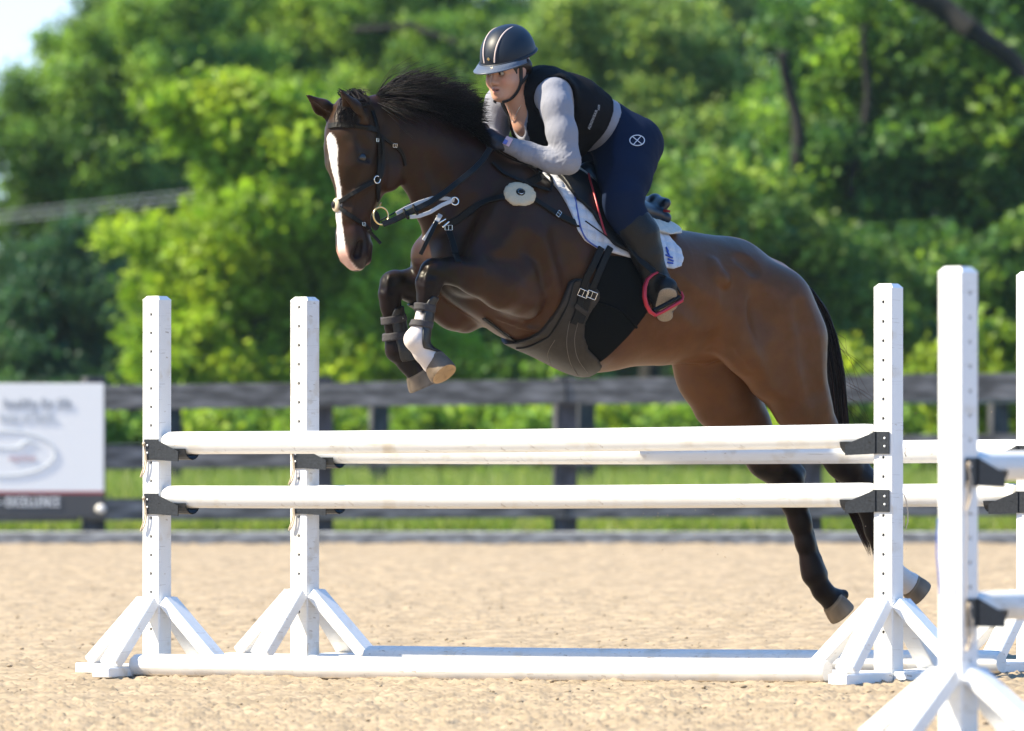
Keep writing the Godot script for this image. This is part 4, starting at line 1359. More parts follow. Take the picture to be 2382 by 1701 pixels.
func leg_paint(knee_y: float, sock_y: float, sock: float, limit := 1e9) -> Callable:
	return func(p: Vector3, n: Vector3) -> Color:
		var c := coat(p, n)
		var j := 0.03 * coat_noise.get_noise_3dv(p * 20.0)
		var inside := smoothstep(limit + 0.16, limit, p.x)      # a folded foreleg: only its front end is black
		var k := smoothstep(knee_y + 0.14, knee_y - 0.02, p.y + j) if limit > 1e8 else inside * (1.0 - 0.3 * smoothstep(0.0, 0.1, p.y - knee_y))
		c = c.lerp(Color(0.008, 0.0065, 0.0068), k)
		if sock > 0.0 and inside > 0.9: c = c.lerp(Color(0.6, 0.54, 0.51), smoothstep(sock_y + 0.008, sock_y - 0.008, p.y + j))
		return c
func head_paint(p: Vector3, n: Vector3) -> Color:
	var d := (p - head_o) / 1.08
	var u := d.dot(head_l); var v := d.dot(head_a); var f := d.dot(head_f)
	var c := coat(p, n).lerp(Color(0.042, 0.021, 0.0135), 0.5)
	var e := Vector2(absf(u) - 0.09, v - 0.2).length()
	c = c.lerp(Color(0.018, 0.013, 0.012), 0.75 * smoothstep(0.05, 0.018, e))
	c = c.lerp(Color(0.02, 0.015, 0.014), smoothstep(0.44, 0.56, v))
	# the blaze
	var mid := 0.006 + 0.006 * sin(v * 17.0) + 0.004 * coat_noise.get_noise_1d(v * 60.0)
	var half := 0.0165 + 0.011 * smoothstep(0.22, 0.15, v) - 0.004 * sin(v * 25.0) + 0.010 * smoothstep(0.45, 0.56, v)
	half *= smoothstep(0.098, 0.128, v + 0.006 * coat_noise.get_noise_1d(u * 300.0))
	if f > -0.02 and half > 0.002:
		c = c.lerp(Color(0.72, 0.68, 0.66), smoothstep(half + 0.003, half - 0.003, absf(u + mid)))
	if v > 0.5:
		var pk := smoothstep(0.52, 0.57, v) * smoothstep(0.045, 0.025, absf(u + 0.012)) * smoothstep(-0.065, -0.035, f + 0.012 * coat_noise.get_noise_3dv(p * 40.0))
		c = c.lerp(Color(0.5, 0.27, 0.21), pk * 0.85)
	var away := Vector2(maxf(0.0, -f - 0.17), maxf(0.0, -v)).length()
	return c.lerp(coat(p, n), smoothstep(0.0, 0.12, away))
func hoof(horse: Node3D, cor: Vector3, sole: Vector3, toe: Vector3, r0: float, r1: float, colour: Color, sole_colour: Color) -> void:
	var ax := (sole - cor).normalized()
	var f := (toe - ax * toe.dot(ax)).normalized()
	var s := ax.cross(f)
	var b := MB.new()
	b.coloured = true
	var rings := [[-0.1, 0.86, 0.0], [-0.02, 0.98, 0.0], [0.06, 1.03, 0.0], [0.14, 1.02, 0.02], [0.5, 1.06, 0.08], [0.82, 1.04, 0.13], [0.94, 0.99, 0.14], [1.0, 0.9, 0.14]]
	var seg := 24
	var start := b.v.size()
	var l := (sole - cor).length()
	for r: Array in rings:
		for k in seg + 1:
			var g := TAU * k / seg
			var rad: float = lerpf(r0, r1, r[0]) * r[1]
			var heel := 1.0 - 0.22 * maxf(0.0, -cos(g))
			var o: Vector3 = f * (cos(g) * rad * heel + l * r[2]) + s * sin(g) * rad * 0.93
			var slope: Vector3 = ax * (l * r[0] * (1.0 - 0.12 * cos(g)))
			var t: float = 0.9 + 0.55 * coat_noise.get_noise_2d(k * 0.45, r[0] * 3.0) + 0.12 * sin(r[0] * 26.0)
			b.col = Color(colour.r * t, colour.g * t, colour.b * t)
			b.vert(cor + slope + o, (o - f * l * r[2]).normalized())
	for q in rings.size() - 1:
		for k in seg:
			var p := start + q * (seg + 1) + k
			b.tri(p, p + 1, p + seg + 2); b.tri(p, p + seg + 2, p + seg + 1)
	# the sole, hollowed, with the frog down its middle
	var last := start + (rings.size() - 1) * (seg + 1)
	b.col = sole_colour
	var c0 := b.v.size()
	for k in seg + 1:
		b.vert(b.v[last + k], ax)
	for k in seg + 1:
		var q := b.v[last + k].lerp(sole + f * l * 0.2, 0.22)
		b.col = sole_colour * (0.6 if k % 5 == 0 else 0.85)
		b.vert(q - ax * 0.006, ax)
	b.col = sole_colour * 0.7
	var m := b.vert(sole + f * l * 0.2 - ax * 0.008, ax)
	for k in seg:
		b.tri(c0 + k, c0 + k + 1, c0 + seg + 2 + k); b.tri(c0 + seg + 2 + k, c0 + seg + 1 + k, c0 + k)
		b.tri(c0 + seg + 1 + k, c0 + seg + 2 + k, m)
	obj(b, "hoof", M.hoof, horse)
func hair(b: MB, root: Vector3, path: Array, r: float, shade: float, brown := 0.0) -> void:
	var p := PackedVector3Array([root])
	for q: Vector3 in path: p.append(q)
	var rads := []
	for k in p.size(): rads.append(r * (1.0 - 0.85 * pow(k / float(p.size() - 1), 1.5)))
	b.col = Color(0.010, 0.008, 0.0085).lerp(Color(0.045, 0.02, 0.012), brown) * shade
	b.tube(p, rads, 4, false)
func make_horse() -> Node3D:
	coat_noise.noise_type = FastNoiseLite.TYPE_SIMPLEX_SMOOTH
	coat_noise.frequency = 1.0
	coat_noise.fractal_octaves = 3
	plan_horse()
	var fur := noise_tex(0.05, [], 256, 3, 21, true)
	M.coat = mat(lin(1, 1, 1), 0.38, {"vertex_color_use_as_albedo": true, "metallic_specular": 0.27, "normal_enabled": true, "normal_texture": fur, "normal_scale": 0.1, "uv1_triplanar": true, "uv1_scale": Vector3(6, 1.6, 6)})
	M.hoof = mat(lin(1, 1, 1), 0.6, {"vertex_color_use_as_albedo": true})
	M.hair = mat(lin(1, 1, 1), 0.5, {"vertex_color_use_as_albedo": true, "metallic_specular": 0.26})
	M.eye = mat(lin(0.012, 0.008, 0.006), 0.06, {"metallic_specular": 0.6})
	var base := hp(1400, 1560, 0)
	base.y = gy(base.x, base.z)
	var horse := thing("horse", base, "dark bay horse with a white blaze leaping over the white rails", "horse")
	var b := MB.new()
	b.coloured = true
	var bb := bounds(horse_all, 0.02)
	var g := body(horse_all, bb[0], bb[1], HORSE_CELL)
	horse_field = g
	log_time("horse field")
	var legs_y := pt(0, 600, 0.4).y
	var fore_x := hp(1240, 640, 0.2).x
	var hind_y := hp(1800, 990, 0.0).y + 0.1
	var near_fore := leg_paint(pt(0, 668, 0.4).y, pt(0, 728, 0.4).y, 1.0, hp(1040, 650, 0.23).x)
	var far_fore := leg_paint(pt(0, 690, 0.3).y, -9.0, 0.0, hp(945, 660, -0.18).x)
	var near_hind := leg_paint(pt(0, 1080, -0.3).y, pt(0, 1290, -0.3).y, 1.0)
	var far_hind := leg_paint(pt(0, 1100, -0.6).y, -9.0, 0.0)
	var mid := hp(1400, 640, 0)
	var hx := pt(930, 300, 0.6).x
	var nose_x := pt(874, 600, 0.7).x; var nose_y := pt(0, 628, 0.75).y
	var paint := func(p: Vector3, n: Vector3) -> Color:
		var left := (p - mid).dot(lat) > 0.0
		if p.y < hind_y and p.x > 0.4: return near_hind.call(p, n) if left else far_hind.call(p, n)
		if p.x < nose_x and p.y > nose_y: return head_paint(p, n)
		if p.y < legs_y and p.x < fore_x: return near_fore.call(p, n) if left else far_fore.call(p, n)
		if p.x < hx and p.y > legs_y: return head_paint(p, n)
		return coat(p, n)
	g.net(b, paint)
	obj(b, "body", M.coat, horse)
	log_time("horse body")
	# hooves
	var tan := Color(0.3, 0.2, 0.12); var grey := Color(0.16, 0.12, 0.085)
	hoof(horse, hp(1013, 839, 0.232), hp(1040, 864, 0.285), hp(1030, 902, 0.232) - hp(1056, 828, 0.232), 0.058, 0.067, Color(0.15, 0.105, 0.07), Color(0.4, 0.24, 0.11))
	hoof(horse, hp(970, 868, -0.18), hp(989, 900, -0.17), hp(955, 900, -0.18) - hp(1010, 890, -0.18), 0.052, 0.062, grey, tan)
	hoof(horse, hp(1937, 1398, -0.17), hp(1967, 1424, -0.16), hp(1945, 1460, -0.17) - hp(1978, 1390, -0.17), 0.058, 0.068, Color(0.2, 0.155, 0.11), tan)
	hoof(horse, hp(2120, 1360, 0.165), hp(2147, 1378, 0.175), hp(2122, 1412, 0.165) - hp(2166, 1345, 0.165), 0.06, 0.07, Color(0.19, 0.14, 0.1), tan)
	# eyes
	for s: float in [1.0, -1.0]:
		var e := MB.new()
		e.ball(hd(0.0805 * s, 0.203, 0.036), Vector3(0.0235, 0.0235, 0.0235), Basis(), 8)
		obj(e, "eye", M.eye, horse)
	make_mane(horse)
	make_tail(horse)
	log_time("horse done")
	return horse
func make_mane(horse: Node3D) -> void:
	var b := MB.new()
	b.coloured = true
	var roots := [Vector2(866, 236), Vector2(915, 228), Vector2(980, 236), Vector2(1040, 262), Vector2(1082, 298), Vector2(1104, 322)]
	var reach := [Vector2(96, -66), Vector2(112, -52), Vector2(104, -38), Vector2(76, -40), Vector2(40, -40), Vector2(8, -22)]
	var lock := FastNoiseLite.new()
	lock.frequency = 0.05
	for k in 4200:
		var s := pow(rng.randf(), 0.9)
		var f := s * 4.999
		var i := int(f)
		var r := roots[i].lerp(roots[i + 1], f - i) as Vector2
		var d := reach[i].lerp(reach[i + 1], f - i) as Vector2
		var lay_low := rng.randf()
		var clump := lock.get_noise_2d(r.x * 1.6, 0.0)
		d *= rr(0.5, 1.12) * (1.0 + 0.35 * clump)
		d = d.rotated(rr(-0.1, 0.1) + 0.4 * clump + 1.1 * lay_low * lay_low * lay_low)
		var a := hp(r.x, r.y + 4, 0.03 * (1.0 - s) + rr(-0.03, 0.035))
		var dz := rr(-0.03, 0.05) + 0.1 * lay_low
		var path := []
		for q in range(1, 6):
			var t := q / 5.0
			var e := r + d * t + Vector2(-8.0 * sin(t * PI), -15.0 * sin(t * PI) * (1.0 - 0.8 * lay_low)) + Vector2(rr(-2, 2), rr(-2, 2)) * t
			path.append(pt(e.x, e.y, a.z + dz * t))
		hair(b, a, path, rr(0.0012, 0.0028), rr(0.6, 1.5))
	for k in 160:      # fly-away hairs along the top
		var s := rng.randf()
		var f := s * 4.2
		var i := int(f)
		var r := roots[i].lerp(roots[i + 1], f - i) as Vector2
		var d := (reach[i].lerp(reach[i + 1], f - i) as Vector2) * rr(0.9, 1.3)
		d = d.rotated(rr(-0.3, 0.12))
		var a := hp(r.x, r.y + 2, 0.02)
		var path := []
		for q in range(1, 6):
			var t := q / 5.0
			var e := r + d * t + Vector2(-8.0 * sin(t * PI), -18.0 * sin(t * PI)) + Vector2(rr(-3, 3), rr(-3, 3)) * t
			path.append(pt(e.x, e.y, a.z + rr(-0.02, 0.02) * t))
		hair(b, a, path, rr(0.0007, 0.0012), 1.6)
	# roots lying along the crest on the near side
	for k in 900:
		var s := rng.randf()
		var f := s * 4.999
		var i := int(f)
		var r := roots[i].lerp(roots[i + 1], f - i) as Vector2
		var l := rr(18, 52)
		var a := hp(r.x, r.y, rr(0.0, 0.04) + 0.03 * (1.0 - s))
		var q := [Vector2(r.x + l * 0.6, r.y + l * 0.1), Vector2(r.x + l * 1.15, r.y + l * rr(0.3, 0.8))]
		hair(b, a, [hp(q[0].x, q[0].y, 0.075), hp(q[1].x, q[1].y, 0.1 + rr(0, 0.02))], rr(0.003, 0.005), rr(0.6, 1.5))
	obj(b, "mane", M.hair, horse)
	var c := MB.new()
	c.coloured = true
	for k in 260:
		var a := pt(rr(800, 862), rr(228, 246), 0.72 + rr(-0.05, 0.05))
		var down := rng.randf() < 0.6
		var x := rr(-1, 1)
		if down:
			var e := pt(806 + x * 26 + rr(-6, 6), 288 + rr(-14, 12), 0.81)
			hair(c, a, [a.lerp(e, 0.35) + Vector3(-0.012, 0.024, 0.02), a.lerp(e, 0.7) + Vector3(-0.012, 0.015, 0.03), e], rr(0.0022, 0.004), rr(0.8, 2.2))
		else:
			var e := pt(800 + rr(-18, 70), 210 + rr(-8, 22), 0.72)
			hair(c, a, [a.lerp(e, 0.5) + Vector3(-0.02, 0.02, 0), e], rr(0.0018, 0.003), rr(0.8, 2.0))
	obj(c, "forelock", M.hair, horse)
func make_tail(horse: Node3D) -> void:
	var b := MB.new()
	b.coloured = true
	# centre line of the tail and its half width
	var line := [[1814, 640, 12], [1866, 668, 22], [1902, 722, 26], [1924, 790, 27], [1938, 870, 28], [1944, 960, 29], [1954, 1060, 30], [1984, 1150, 30], [2014, 1230, 24], [2030, 1295, 8]]
	var at := func(t: float, o: float, z: float) -> Vector3:
		var f := clampf(t, 0.0, 0.999) * (line.size() - 1)
		var i := int(f)
		var q: Array = line[i]; var n: Array = line[i + 1]; var g := f - i
		return hp(lerpf(q[0], n[0], g) + o * lerpf(q[2], n[2], g), lerpf(q[1], n[1], g), z)
	for k in 3000:
		var t0 := pow(rng.randf(), 1.6) * 0.55
		var l := rr(0.3, 0.62)
		var t1 := minf(t0 + l, rr(0.86, 1.0))
		var o0 := rr(-0.9, 0.9); var o1 := clampf(o0 + rr(-0.5, 0.5), -1.0, 1.0)
		var w := rr(-0.035, 0.05)
		var path := []
		for s in range(1, 9):
			var g := s / 8.0
			path.append(at.call(lerpf(t0, t1, g), lerpf(o0, o1, g), w + 0.01 * sin(g * 6.0 + k)))
		hair(b, at.call(t0, o0 * 0.6, w * 0.6), path, rr(0.0016, 0.0034), rr(0.6, 1.6), clampf(t1 * 1.4 - 0.75 + rr(-0.2, 0.2), 0.0, 0.8))
	for k in 14:      # wisps blown out behind
		var t0 := rr(0.3, 0.55)
		var a: Vector3 = at.call(t0, 0.9, 0.0)
		var e := a + Vector3(rr(0.03, 0.2), -rr(0.1, 0.4), rr(-0.05, 0.1))
		hair(b, a, [a.lerp(e, 0.3) + Vector3(rr(0.0, 0.03), rr(-0.01, 0.02), 0), a.lerp(e, 0.7) + Vector3(rr(-0.01, 0.03), rr(-0.01, 0.02), 0), e], rr(0.0006, 0.0011), 2.0, 0.9)
	obj(b, "tail", M.hair, horse)
	var d := MB.new()
	d.coloured = true
	d.col = Color(0.02, 0.015, 0.014)
	var p := PackedVector3Array()
	for q in 7: p.append(at.call(q * 0.055, -0.3, 0.0))
	d.tube(p, [0.045, 0.042, 0.038, 0.034, 0.028, 0.022, 0.012], 10)
	obj(d, "dock", M.hair, horse)

# ---------------------------------------------------------------- saddle, bridle and boots
func outline(points: Array) -> PackedVector2Array:      # traced [x, y, w] on the horse's side, as places along the horse and up
	var out := PackedVector2Array()
	for q: Array in points:
		var p := hp(q[0], q[1], q[2])
		out.append(Vector2(p.dot(fwd), p.y))
	return out
func in_outline(poly: PackedVector2Array, p: Vector2) -> float:     # signed distance, negative inside
	var best := 1e9
	var inside := false
	var m := poly.size()
	var a := poly[m - 1]
	for k in m:
		var b := poly[k]
		var ab := b - a
		var t := clampf((p - a).dot(ab) / ab.length_squared(), 0.0, 1.0)
		best = minf(best, (p - a - ab * t).length_squared())
		if (a.y > p.y) != (b.y > p.y) and p.x < (b.x - a.x) * (p.y - a.y) / (b.y - a.y) + a.x: inside = not inside
		a = b
	return -sqrt(best) if inside else sqrt(best)
func cover(points: Array, grow: float, cell: float, relief = null, near_only := false) -> MB:      # a sheet that follows the horse's body inside an outline
	var poly := outline(points)
	var lo := Vector2(1e9, 1e9); var hi := -lo
	for q in poly:
		lo = lo.min(q); hi = hi.max(q)
	var w := 0.42
	var a := Vector3(1e9, 1e9, 1e9); var b := -a
	for u: float in [lo.x, hi.x]:
		for s: float in [(0.0 if near_only else -w), w]:
			# back from (along the horse, across it) to the world
			var mid := hp(1400, 640, 0)
			var p := fwd * u + lat * (mid.dot(lat) + s)
			a = a.min(p); b = b.max(p)
	a.y = lo.y; b.y = hi.y
	var g := Field.new(a - Vector3(0.03, 0.03, 0.03), b + Vector3(0.03, 0.03, 0.03), cell)
	g.copy_from(horse_field, grow)
	var mid_w := hp(1400, 640, 0).dot(lat)
	g.shape(func(p: Vector3, f: float) -> float:
		var e := in_outline(poly, Vector2(p.dot(fwd), p.y))
		if near_only: e = maxf(e, 0.02 - (p.dot(lat) - mid_w))
		if relief != null and f > -0.03 and e < 0.02: f += relief.call(p)
		var h := maxf(0.008 - absf(f - e), 0.0)
		return maxf(f, e) + h * h * 31.0)
	var out := MB.new()
	g.net(out, func(_p: Vector3, _n: Vector3) -> Color: return Color.WHITE)
	return out
func laid_strap(b: MB, limbs, path: Array, near: float, width, thick := 0.004, lift := 0.002, steps := 5) -> Array:
	var l := lay(limbs, path, near, lift, steps)
	if l[0].size() > 1: b.strap(l[0], l[1], width, thick)
	return l
func buckle(b: MB, at: Vector3, nor: Vector3, along: Vector3, w: float, h: float, r := 0.0022) -> void:
	var y := (along - nor * along.dot(nor)).normalized()
	var x := nor.cross(y)
	var p := PackedVector3Array()
	for q: Vector2 in [Vector2(-1, -1), Vector2(1, -1), Vector2(1, 1), Vector2(-1, 1), Vector2(-1, -1)]:
		p.append(at + x * q.x * w * 0.5 + y * q.y * h * 0.5 + nor * 0.006)
	for k in 4: b.tube(PackedVector3Array([p[k], p[k + 1]]), r, 6)
	b.tube(PackedVector3Array([at - y * h * 0.5 + nor * 0.007, at + y * h * 0.55 + nor * 0.007]), r * 0.8, 5)
func make_tack() -> void:
	var grain := noise_tex(0.09, [], 256, 3, 31, true)
	M.leather = mat(lin(0.008, 0.0078, 0.008), 0.45, {"metallic_specular": 0.28, "normal_enabled": true, "normal_texture": grain, "normal_scale": 0.3, "uv1_triplanar": true, "uv1_scale": Vector3(12, 12, 12)})
	M.brown_leather = grained(lin(0.042, 0.035, 0.03), 0.5, 0.02, 0.8, Vector3(6, 6, 6), {"metallic_specular": 0.3})
	M.flap = mat(lin(0.008, 0.008, 0.009), 0.45, {"metallic_specular": 0.3, "normal_enabled": true, "normal_texture": grain, "normal_scale": 0.3, "uv1_triplanar": true, "uv1_scale": Vector3(12, 12, 12)})
	M.navy_leather = mat(lin(0.008, 0.013, 0.024), 0.35)
	M.cloth_black = grained(lin(0.009, 0.01, 0.011), 0.9, 0.06, 0.6, Vector3(10, 10, 10), {"metallic_specular": 0.15})
	M.cotton = grained(lin(0.6, 0.6, 0.64), 0.9, 0.06, 0.88, Vector3(8, 8, 8), {"rim_enabled": true, "rim": 0.3})
	M.fleece = grained(lin(0.72, 0.69, 0.62), 0.95, 0.08, 0.7, Vector3(14, 14, 14), {"rim_enabled": true, "rim": 0.5})
	M.tan_fleece = grained(lin(0.56, 0.46, 0.32), 0.95, 0.08, 0.85, Vector3(14, 14, 14), {"rim_enabled": true, "rim": 0.5})
	M.stitch = mat(lin(0.16, 0.14, 0.12), 0.8)
	M.steel = mat(lin(0.75, 0.74, 0.7), 0.22, {"metallic": 1.0})
	M.brass = mat(lin(0.75, 0.55, 0.26), 0.28, {"metallic": 1.0})
	M.red = mat(lin(0.36, 0.02, 0.025), 0.35)
	M.red_metal = mat(lin(0.4, 0.018, 0.035), 0.3, {"metallic": 0.35})
	M.white_strap = mat(lin(0.42, 0.41, 0.41), 0.55)
	M.boot_shell = grained(lin(0.018, 0.017, 0.018), 0.45, 0.04, 0.6, Vector3(9, 9, 9))
	M.boot_strap = grained(lin(0.055, 0.048, 0.052), 0.8, 0.05, 0.6, Vector3(9, 9, 9))
	M.emblem = mat(lin(0.03, 0.08, 0.4), 0.6)
	var body_l := horse_field
	# quilted saddle pad
	var w := 0.29
	var pad_line := [[1322, 330, w], [1318, 395, w], [1330, 440, w], [1341, 500, w], [1348, 536, w], [1362, 560, w], [1392, 580, w], [1440, 594, w], [1500, 612, w], [1545, 623, w], [1568, 626, w], [1587, 619, w], [1598, 600, w], [1598, 578, w], [1588, 556, w], [1586, 520, w], [1600, 330, w]]
	var quilt := func(p: Vector3) -> float:
		var a := p.dot(fwd) * 24.0 + p.y * 5.0; var c := p.y * 24.0 - p.dot(fwd) * 5.0
		return 0.006 - 0.008 * pow(absf(sin(a * PI)) * absf(sin(c * PI)), 0.45)
	var pad := thing("saddle_pad", hp(1450, 560, 0.3), "white quilted saddle pad under the saddle", "saddle pad")
	obj(cover(pad_line, 0.014, 0.005, quilt), "quilted_cloth", M.cotton, pad)
	var bind := MB.new()
	var bl := lay(body_l, [Vector2(1324, 420), Vector2(1333, 455), Vector2(1342, 505), Vector2(1349, 537), Vector2(1363, 561), Vector2(1393, 581)], 0.8, 0.012, 4)
	if bl[0].size() > 2: bind.tube(bl[0], 0.0035, 6)
	obj(bind, "navy_binding", mat(lin(0.05, 0.08, 0.3), 0.7), pad)
	for q: Array in [[[1547, 588], [1553, 600]], [[1543, 597], [1560, 604]], [[1549, 606], [1562, 611]], [[1545, 580], [1550, 590]], [[1548, 614], [1561, 616]]]:
		var l := lay(body_l, [Vector2(q[0][0], q[0][1]), Vector2(q[1][0], q[1][1])], 0.8, 0.016, 4)
		var badge := MB.new()
		if l[0].size() > 1: badge.tube(l[0], 0.004, 6)
		obj(badge, "blue_emblem", M.emblem, pad)
	# fleece half pad, showing before the pommel and behind the cantle
	var half := thing("fleece_half_pad", hp(1450, 500, 0.2), "white fleece half pad showing behind the saddle", "saddle pad")
	var fluff := func(p: Vector3) -> float: return 0.006 * coat_noise.get_noise_3dv(p * 45.0)
	var hw := 0.16
	obj(cover([[1352, 390, hw], [1356, 430, hw], [1420, 500, hw], [1500, 535, hw], [1545, 546, hw], [1580, 543, hw], [1590, 528, hw], [1586, 512, hw], [1560, 500, hw], [1480, 470, hw], [1420, 400, hw], [1380, 360, hw]], 0.03, 0.0065, fluff), "fleece", M.fleece, half)
	# saddle
	var saddle := thing("saddle", hp(1440, 500, 0.2), "black jumping saddle with red piping under the rider", "saddle")
	var fw := 0.27
	obj(cover([[1344, 400, fw], [1346, 438, fw], [1353, 462, fw], [1371, 480, fw], [1384, 496, fw], [1396, 526, fw], [1405, 550, fw], [1422, 572, fw], [1450, 588, fw], [1480, 597, fw], [1498, 580, fw], [1490, 530, fw], [1470, 470, fw], [1445, 420, fw], [1410, 390, fw], [1370, 384, fw]], 0.034, 0.0065), "flap", M.flap, saddle)
	var seat := []
	round_chain(seat, [[1368, 404, 0.0, 0.05], [1398, 436, 0.0, 0.06]], 0.04)
	chain(seat, [[1390, 448, 0, 0.075, 0.13], [1440, 488, 0, 0.065, 0.15], [1505, 502, 0, 0.05, 0.16]], lat, 0.05)
	var cantle := [[1556, 480, 0.13], [1524, 468, 0.02], [1486, 474, -0.13]]
	round_chain(seat, [[1550, 472, 0.115, 0.02], [1524, 466, 0.0, 0.022]], 0.03)
	round_chain(seat, [[1524, 466, 0.0, 0.022], [1490, 470, -0.115, 0.02]], 0.03)
	round_chain(seat, [[1549, 507, 0.115, 0.024], [1524, 502, 0.0, 0.028], [1490, 505, -0.115, 0.024]], 0.008)
	var sb := bounds(seat, 0.02)
	var sm := MB.new()
	body(seat, sb[0], sb[1], 0.0065).net(sm, func(_p: Vector3, _n: Vector3) -> Color: return Color.WHITE)
	obj(sm, "seat", M.navy_leather, saddle)
	var pipe := MB.new()
	var pl := lay(horse_field, [Vector2(1352, 402), Vector2(1358, 425), Vector2(1367, 455), Vector2(1379, 497), Vector2(1393, 540), Vector2(1400, 556)], 0.9, 0.036, 4)
	if pl[0].size() > 2: pipe.tube(pl[0], 0.0045, 8)
	obj(pipe, "red_piping", M.red, saddle)
	var pipe2 := MB.new()
	pipe2.tube(PackedVector3Array([hp(1559, 492, 0.14), hp(1546, 490, 0.13), hp(1530, 487, 0.06), hp(1520, 485, 0.0), hp(1485, 488, -0.13)]), 0.006, 8)
	obj(pipe2, "red_piping", M.red, saddle)
	# stirrups: leather, iron and tread; the far one mirrors the near one
	var mirror := func(p: Vector3) -> Vector3: return p - lat * (2.0 * (p - hp(1400, 640, 0)).dot(lat))
	for side in 2:
		var at := func(x: float, y: float, ww: float) -> Vector3: return mirror.call(hp(x, y, ww)) if side == 1 else hp(x, y, ww)
		var st := MB.new()
		var pts := PackedVector3Array([at.call(1455, 545, 0.335), at.call(1470, 580, 0.355), at.call(1492, 608, 0.385), at.call(1522, 634, 0.42)])
		var nn: Vector3 = (lat if side == 0 else -lat)
		st.strap(pts, PackedVector3Array([nn, nn, nn, nn]), 0.028, 0.004)
		obj(st, "stirrup_leather", M.leather, saddle)
		var iron := MB.new()
		iron.tube(PackedVector3Array([at.call(1529, 634, 0.42), at.call(1518, 639, 0.425), at.call(1506, 650, 0.43), at.call(1500, 668, 0.435), at.call(1499, 690, 0.44), at.call(1504, 710, 0.445), at.call(1513, 726, 0.45), at.call(1526, 734, 0.45)]), [0.008, 0.0095, 0.0105, 0.0115, 0.0115, 0.0115, 0.011, 0.009], 8, true, 0.6)
		iron.tube(PackedVector3Array([at.call(1522, 734, 0.45), at.call(1540, 726, 0.45), at.call(1565, 712, 0.45), at.call(1587, 699, 0.445)]), 0.0085, 8)
		iron.tube(PackedVector3Array([at.call(1586, 700, 0.445), at.call(1589, 690, 0.44), at.call(1584, 679, 0.435)]), 0.006, 8)
		var io := obj(iron, "stirrup_iron", M.red_metal, saddle)
		var tread := MB.new()
		tread.tube(PackedVector3Array([at.call(1520, 723, 0.45), at.call(1550, 708, 0.45), at.call(1581, 691, 0.445)]), 0.010, 8)
		obj(tread, "tread", M.leather, io)
		var rel := MB.new()
		rel.tube(PackedVector3Array([at.call(1530, 636, 0.42), at.call(1546, 642, 0.42), at.call(1562, 655, 0.425), at.call(1575, 668, 0.43), at.call(1584, 684, 0.44)]), 0.0045, 6)
		obj(rel, "release_band", M.leather, io)
	# girth: two billets, buckles, a wide leather belly guard
	var girth := thing("belly_guard_girth", hp(1320, 780, 0.25), "brown leather stud girth with steel buckles round the horse's belly", "girth")
	var gw := 0.28
	obj(cover([[1326, 656, gw], [1340, 648, gw], [1356, 650, gw], [1386, 678, gw], [1388, 696, gw], [1376, 722, gw], [1362, 752, gw - 0.02], [1356, 782, gw - 0.06], [1363, 812, 0.18], [1380, 838, 0.13], [1384, 856, 0.08], [1372, 880, 0.03], [1320, 880, 0.0], [1262, 852, 0.0], [1212, 824, 0.0], [1196, 800, 0.06], [1226, 798, 0.15], [1258, 785, 0.2], [1282, 762, 0.24], [1300, 730, 0.27], [1313, 692, gw]], 0.022, 0.0075), "belly_guard", M.brown_leather, girth)
	var gl := horse_field
	var edge := MB.new()
	var gb := lay(horse_field, [Vector2(1346, 650), Vector2(1328, 656), Vector2(1316, 690), Vector2(1303, 730), Vector2(1285, 762), Vector2(1260, 784), Vector2(1228, 797), Vector2(1206, 799)], 0.9, 0.022, 4)
	if gb[0].size() > 2: edge.tube(gb[0], 0.0055, 8)
	obj(edge, "binding", M.leather, girth)
	for st: Array in [[1322, 742, 1318, 790, 1330, 836, 1352, 868], [1344, 740, 1336, 780, 1344, 822, 1368, 856], [1290, 782, 1276, 812, 1290, 846]]:
		var sm2 := MB.new()
		var sl := lay(horse_field, V(st), 0.9, 0.0235, 4)
		if sl[0].size() > 2: sm2.tube(sl[0], 0.0011, 5)
		obj(sm2, "stitching", M.stitch, girth)
	for k in 2:
		var bi := MB.new()
		var o := 21.0 * k
		laid_strap(bi, gl, [Vector2(1392 + o, 580), Vector2(1378 + o, 610), Vector2(1364 + o, 642), Vector2(1352 + o, 680), Vector2(1340 + o * 0.9, 720), Vector2(1330 + o * 0.85, 748)], 0.9, 0.03, 0.006, 0.026, 3)
		obj(bi, "billet", M.leather, girth)
		var bu := MB.new()
		var hit := cast(gl, 1356 + o, 677 + 5 * k, 0.9)
		if hit: buckle(bu, hit[0] + hit[1] * 0.03, hit[1], Vector3(-0.4, -1, 0), 0.04, 0.03, 0.0018)
		obj(bu, "buckle", M.steel, girth)
	var keeper := MB.new()
	laid_strap(keeper, gl, [Vector2(1328, 708), Vector2(1346, 716), Vector2(1366, 726)], 0.9, 0.02, 0.005, 0.032, 3)
	obj(keeper, "keeper", M.brown_leather, girth)
	# dark belly cloth behind it
	var cloth := thing("belly_cloth", hp(1440, 700, 0.3), "black cloth band on the horse's barrel below the rider's boot", "cloth band")
	obj(cover([[1392, 590, 0.3], [1470, 600, 0.3], [1512, 640, 0.3], [1516, 690, 0.3], [1506, 727, 0.3], [1480, 760, 0.28], [1440, 802, 0.23], [1404, 834, 0.16], [1384, 848, 0.12], [1352, 800, 0.2], [1352, 740, 0.26], [1380, 680, 0.3]], 0.009, 0.0075), "cloth", M.cloth_black, cloth)
	var fold := MB.new()
	var fl := lay(body_l, [Vector2(1390, 702), Vector2(1420, 712), Vector2(1450, 728), Vector2(1478, 760)], 0.9, 0.01, 4)
	if fl[0].size() > 2: fold.tube(fl[0], 0.006, 6)
	obj(fold, "cord", M.cloth_black, cloth)
	make_breastplate()
	make_bridle()
	make_leg_boots()
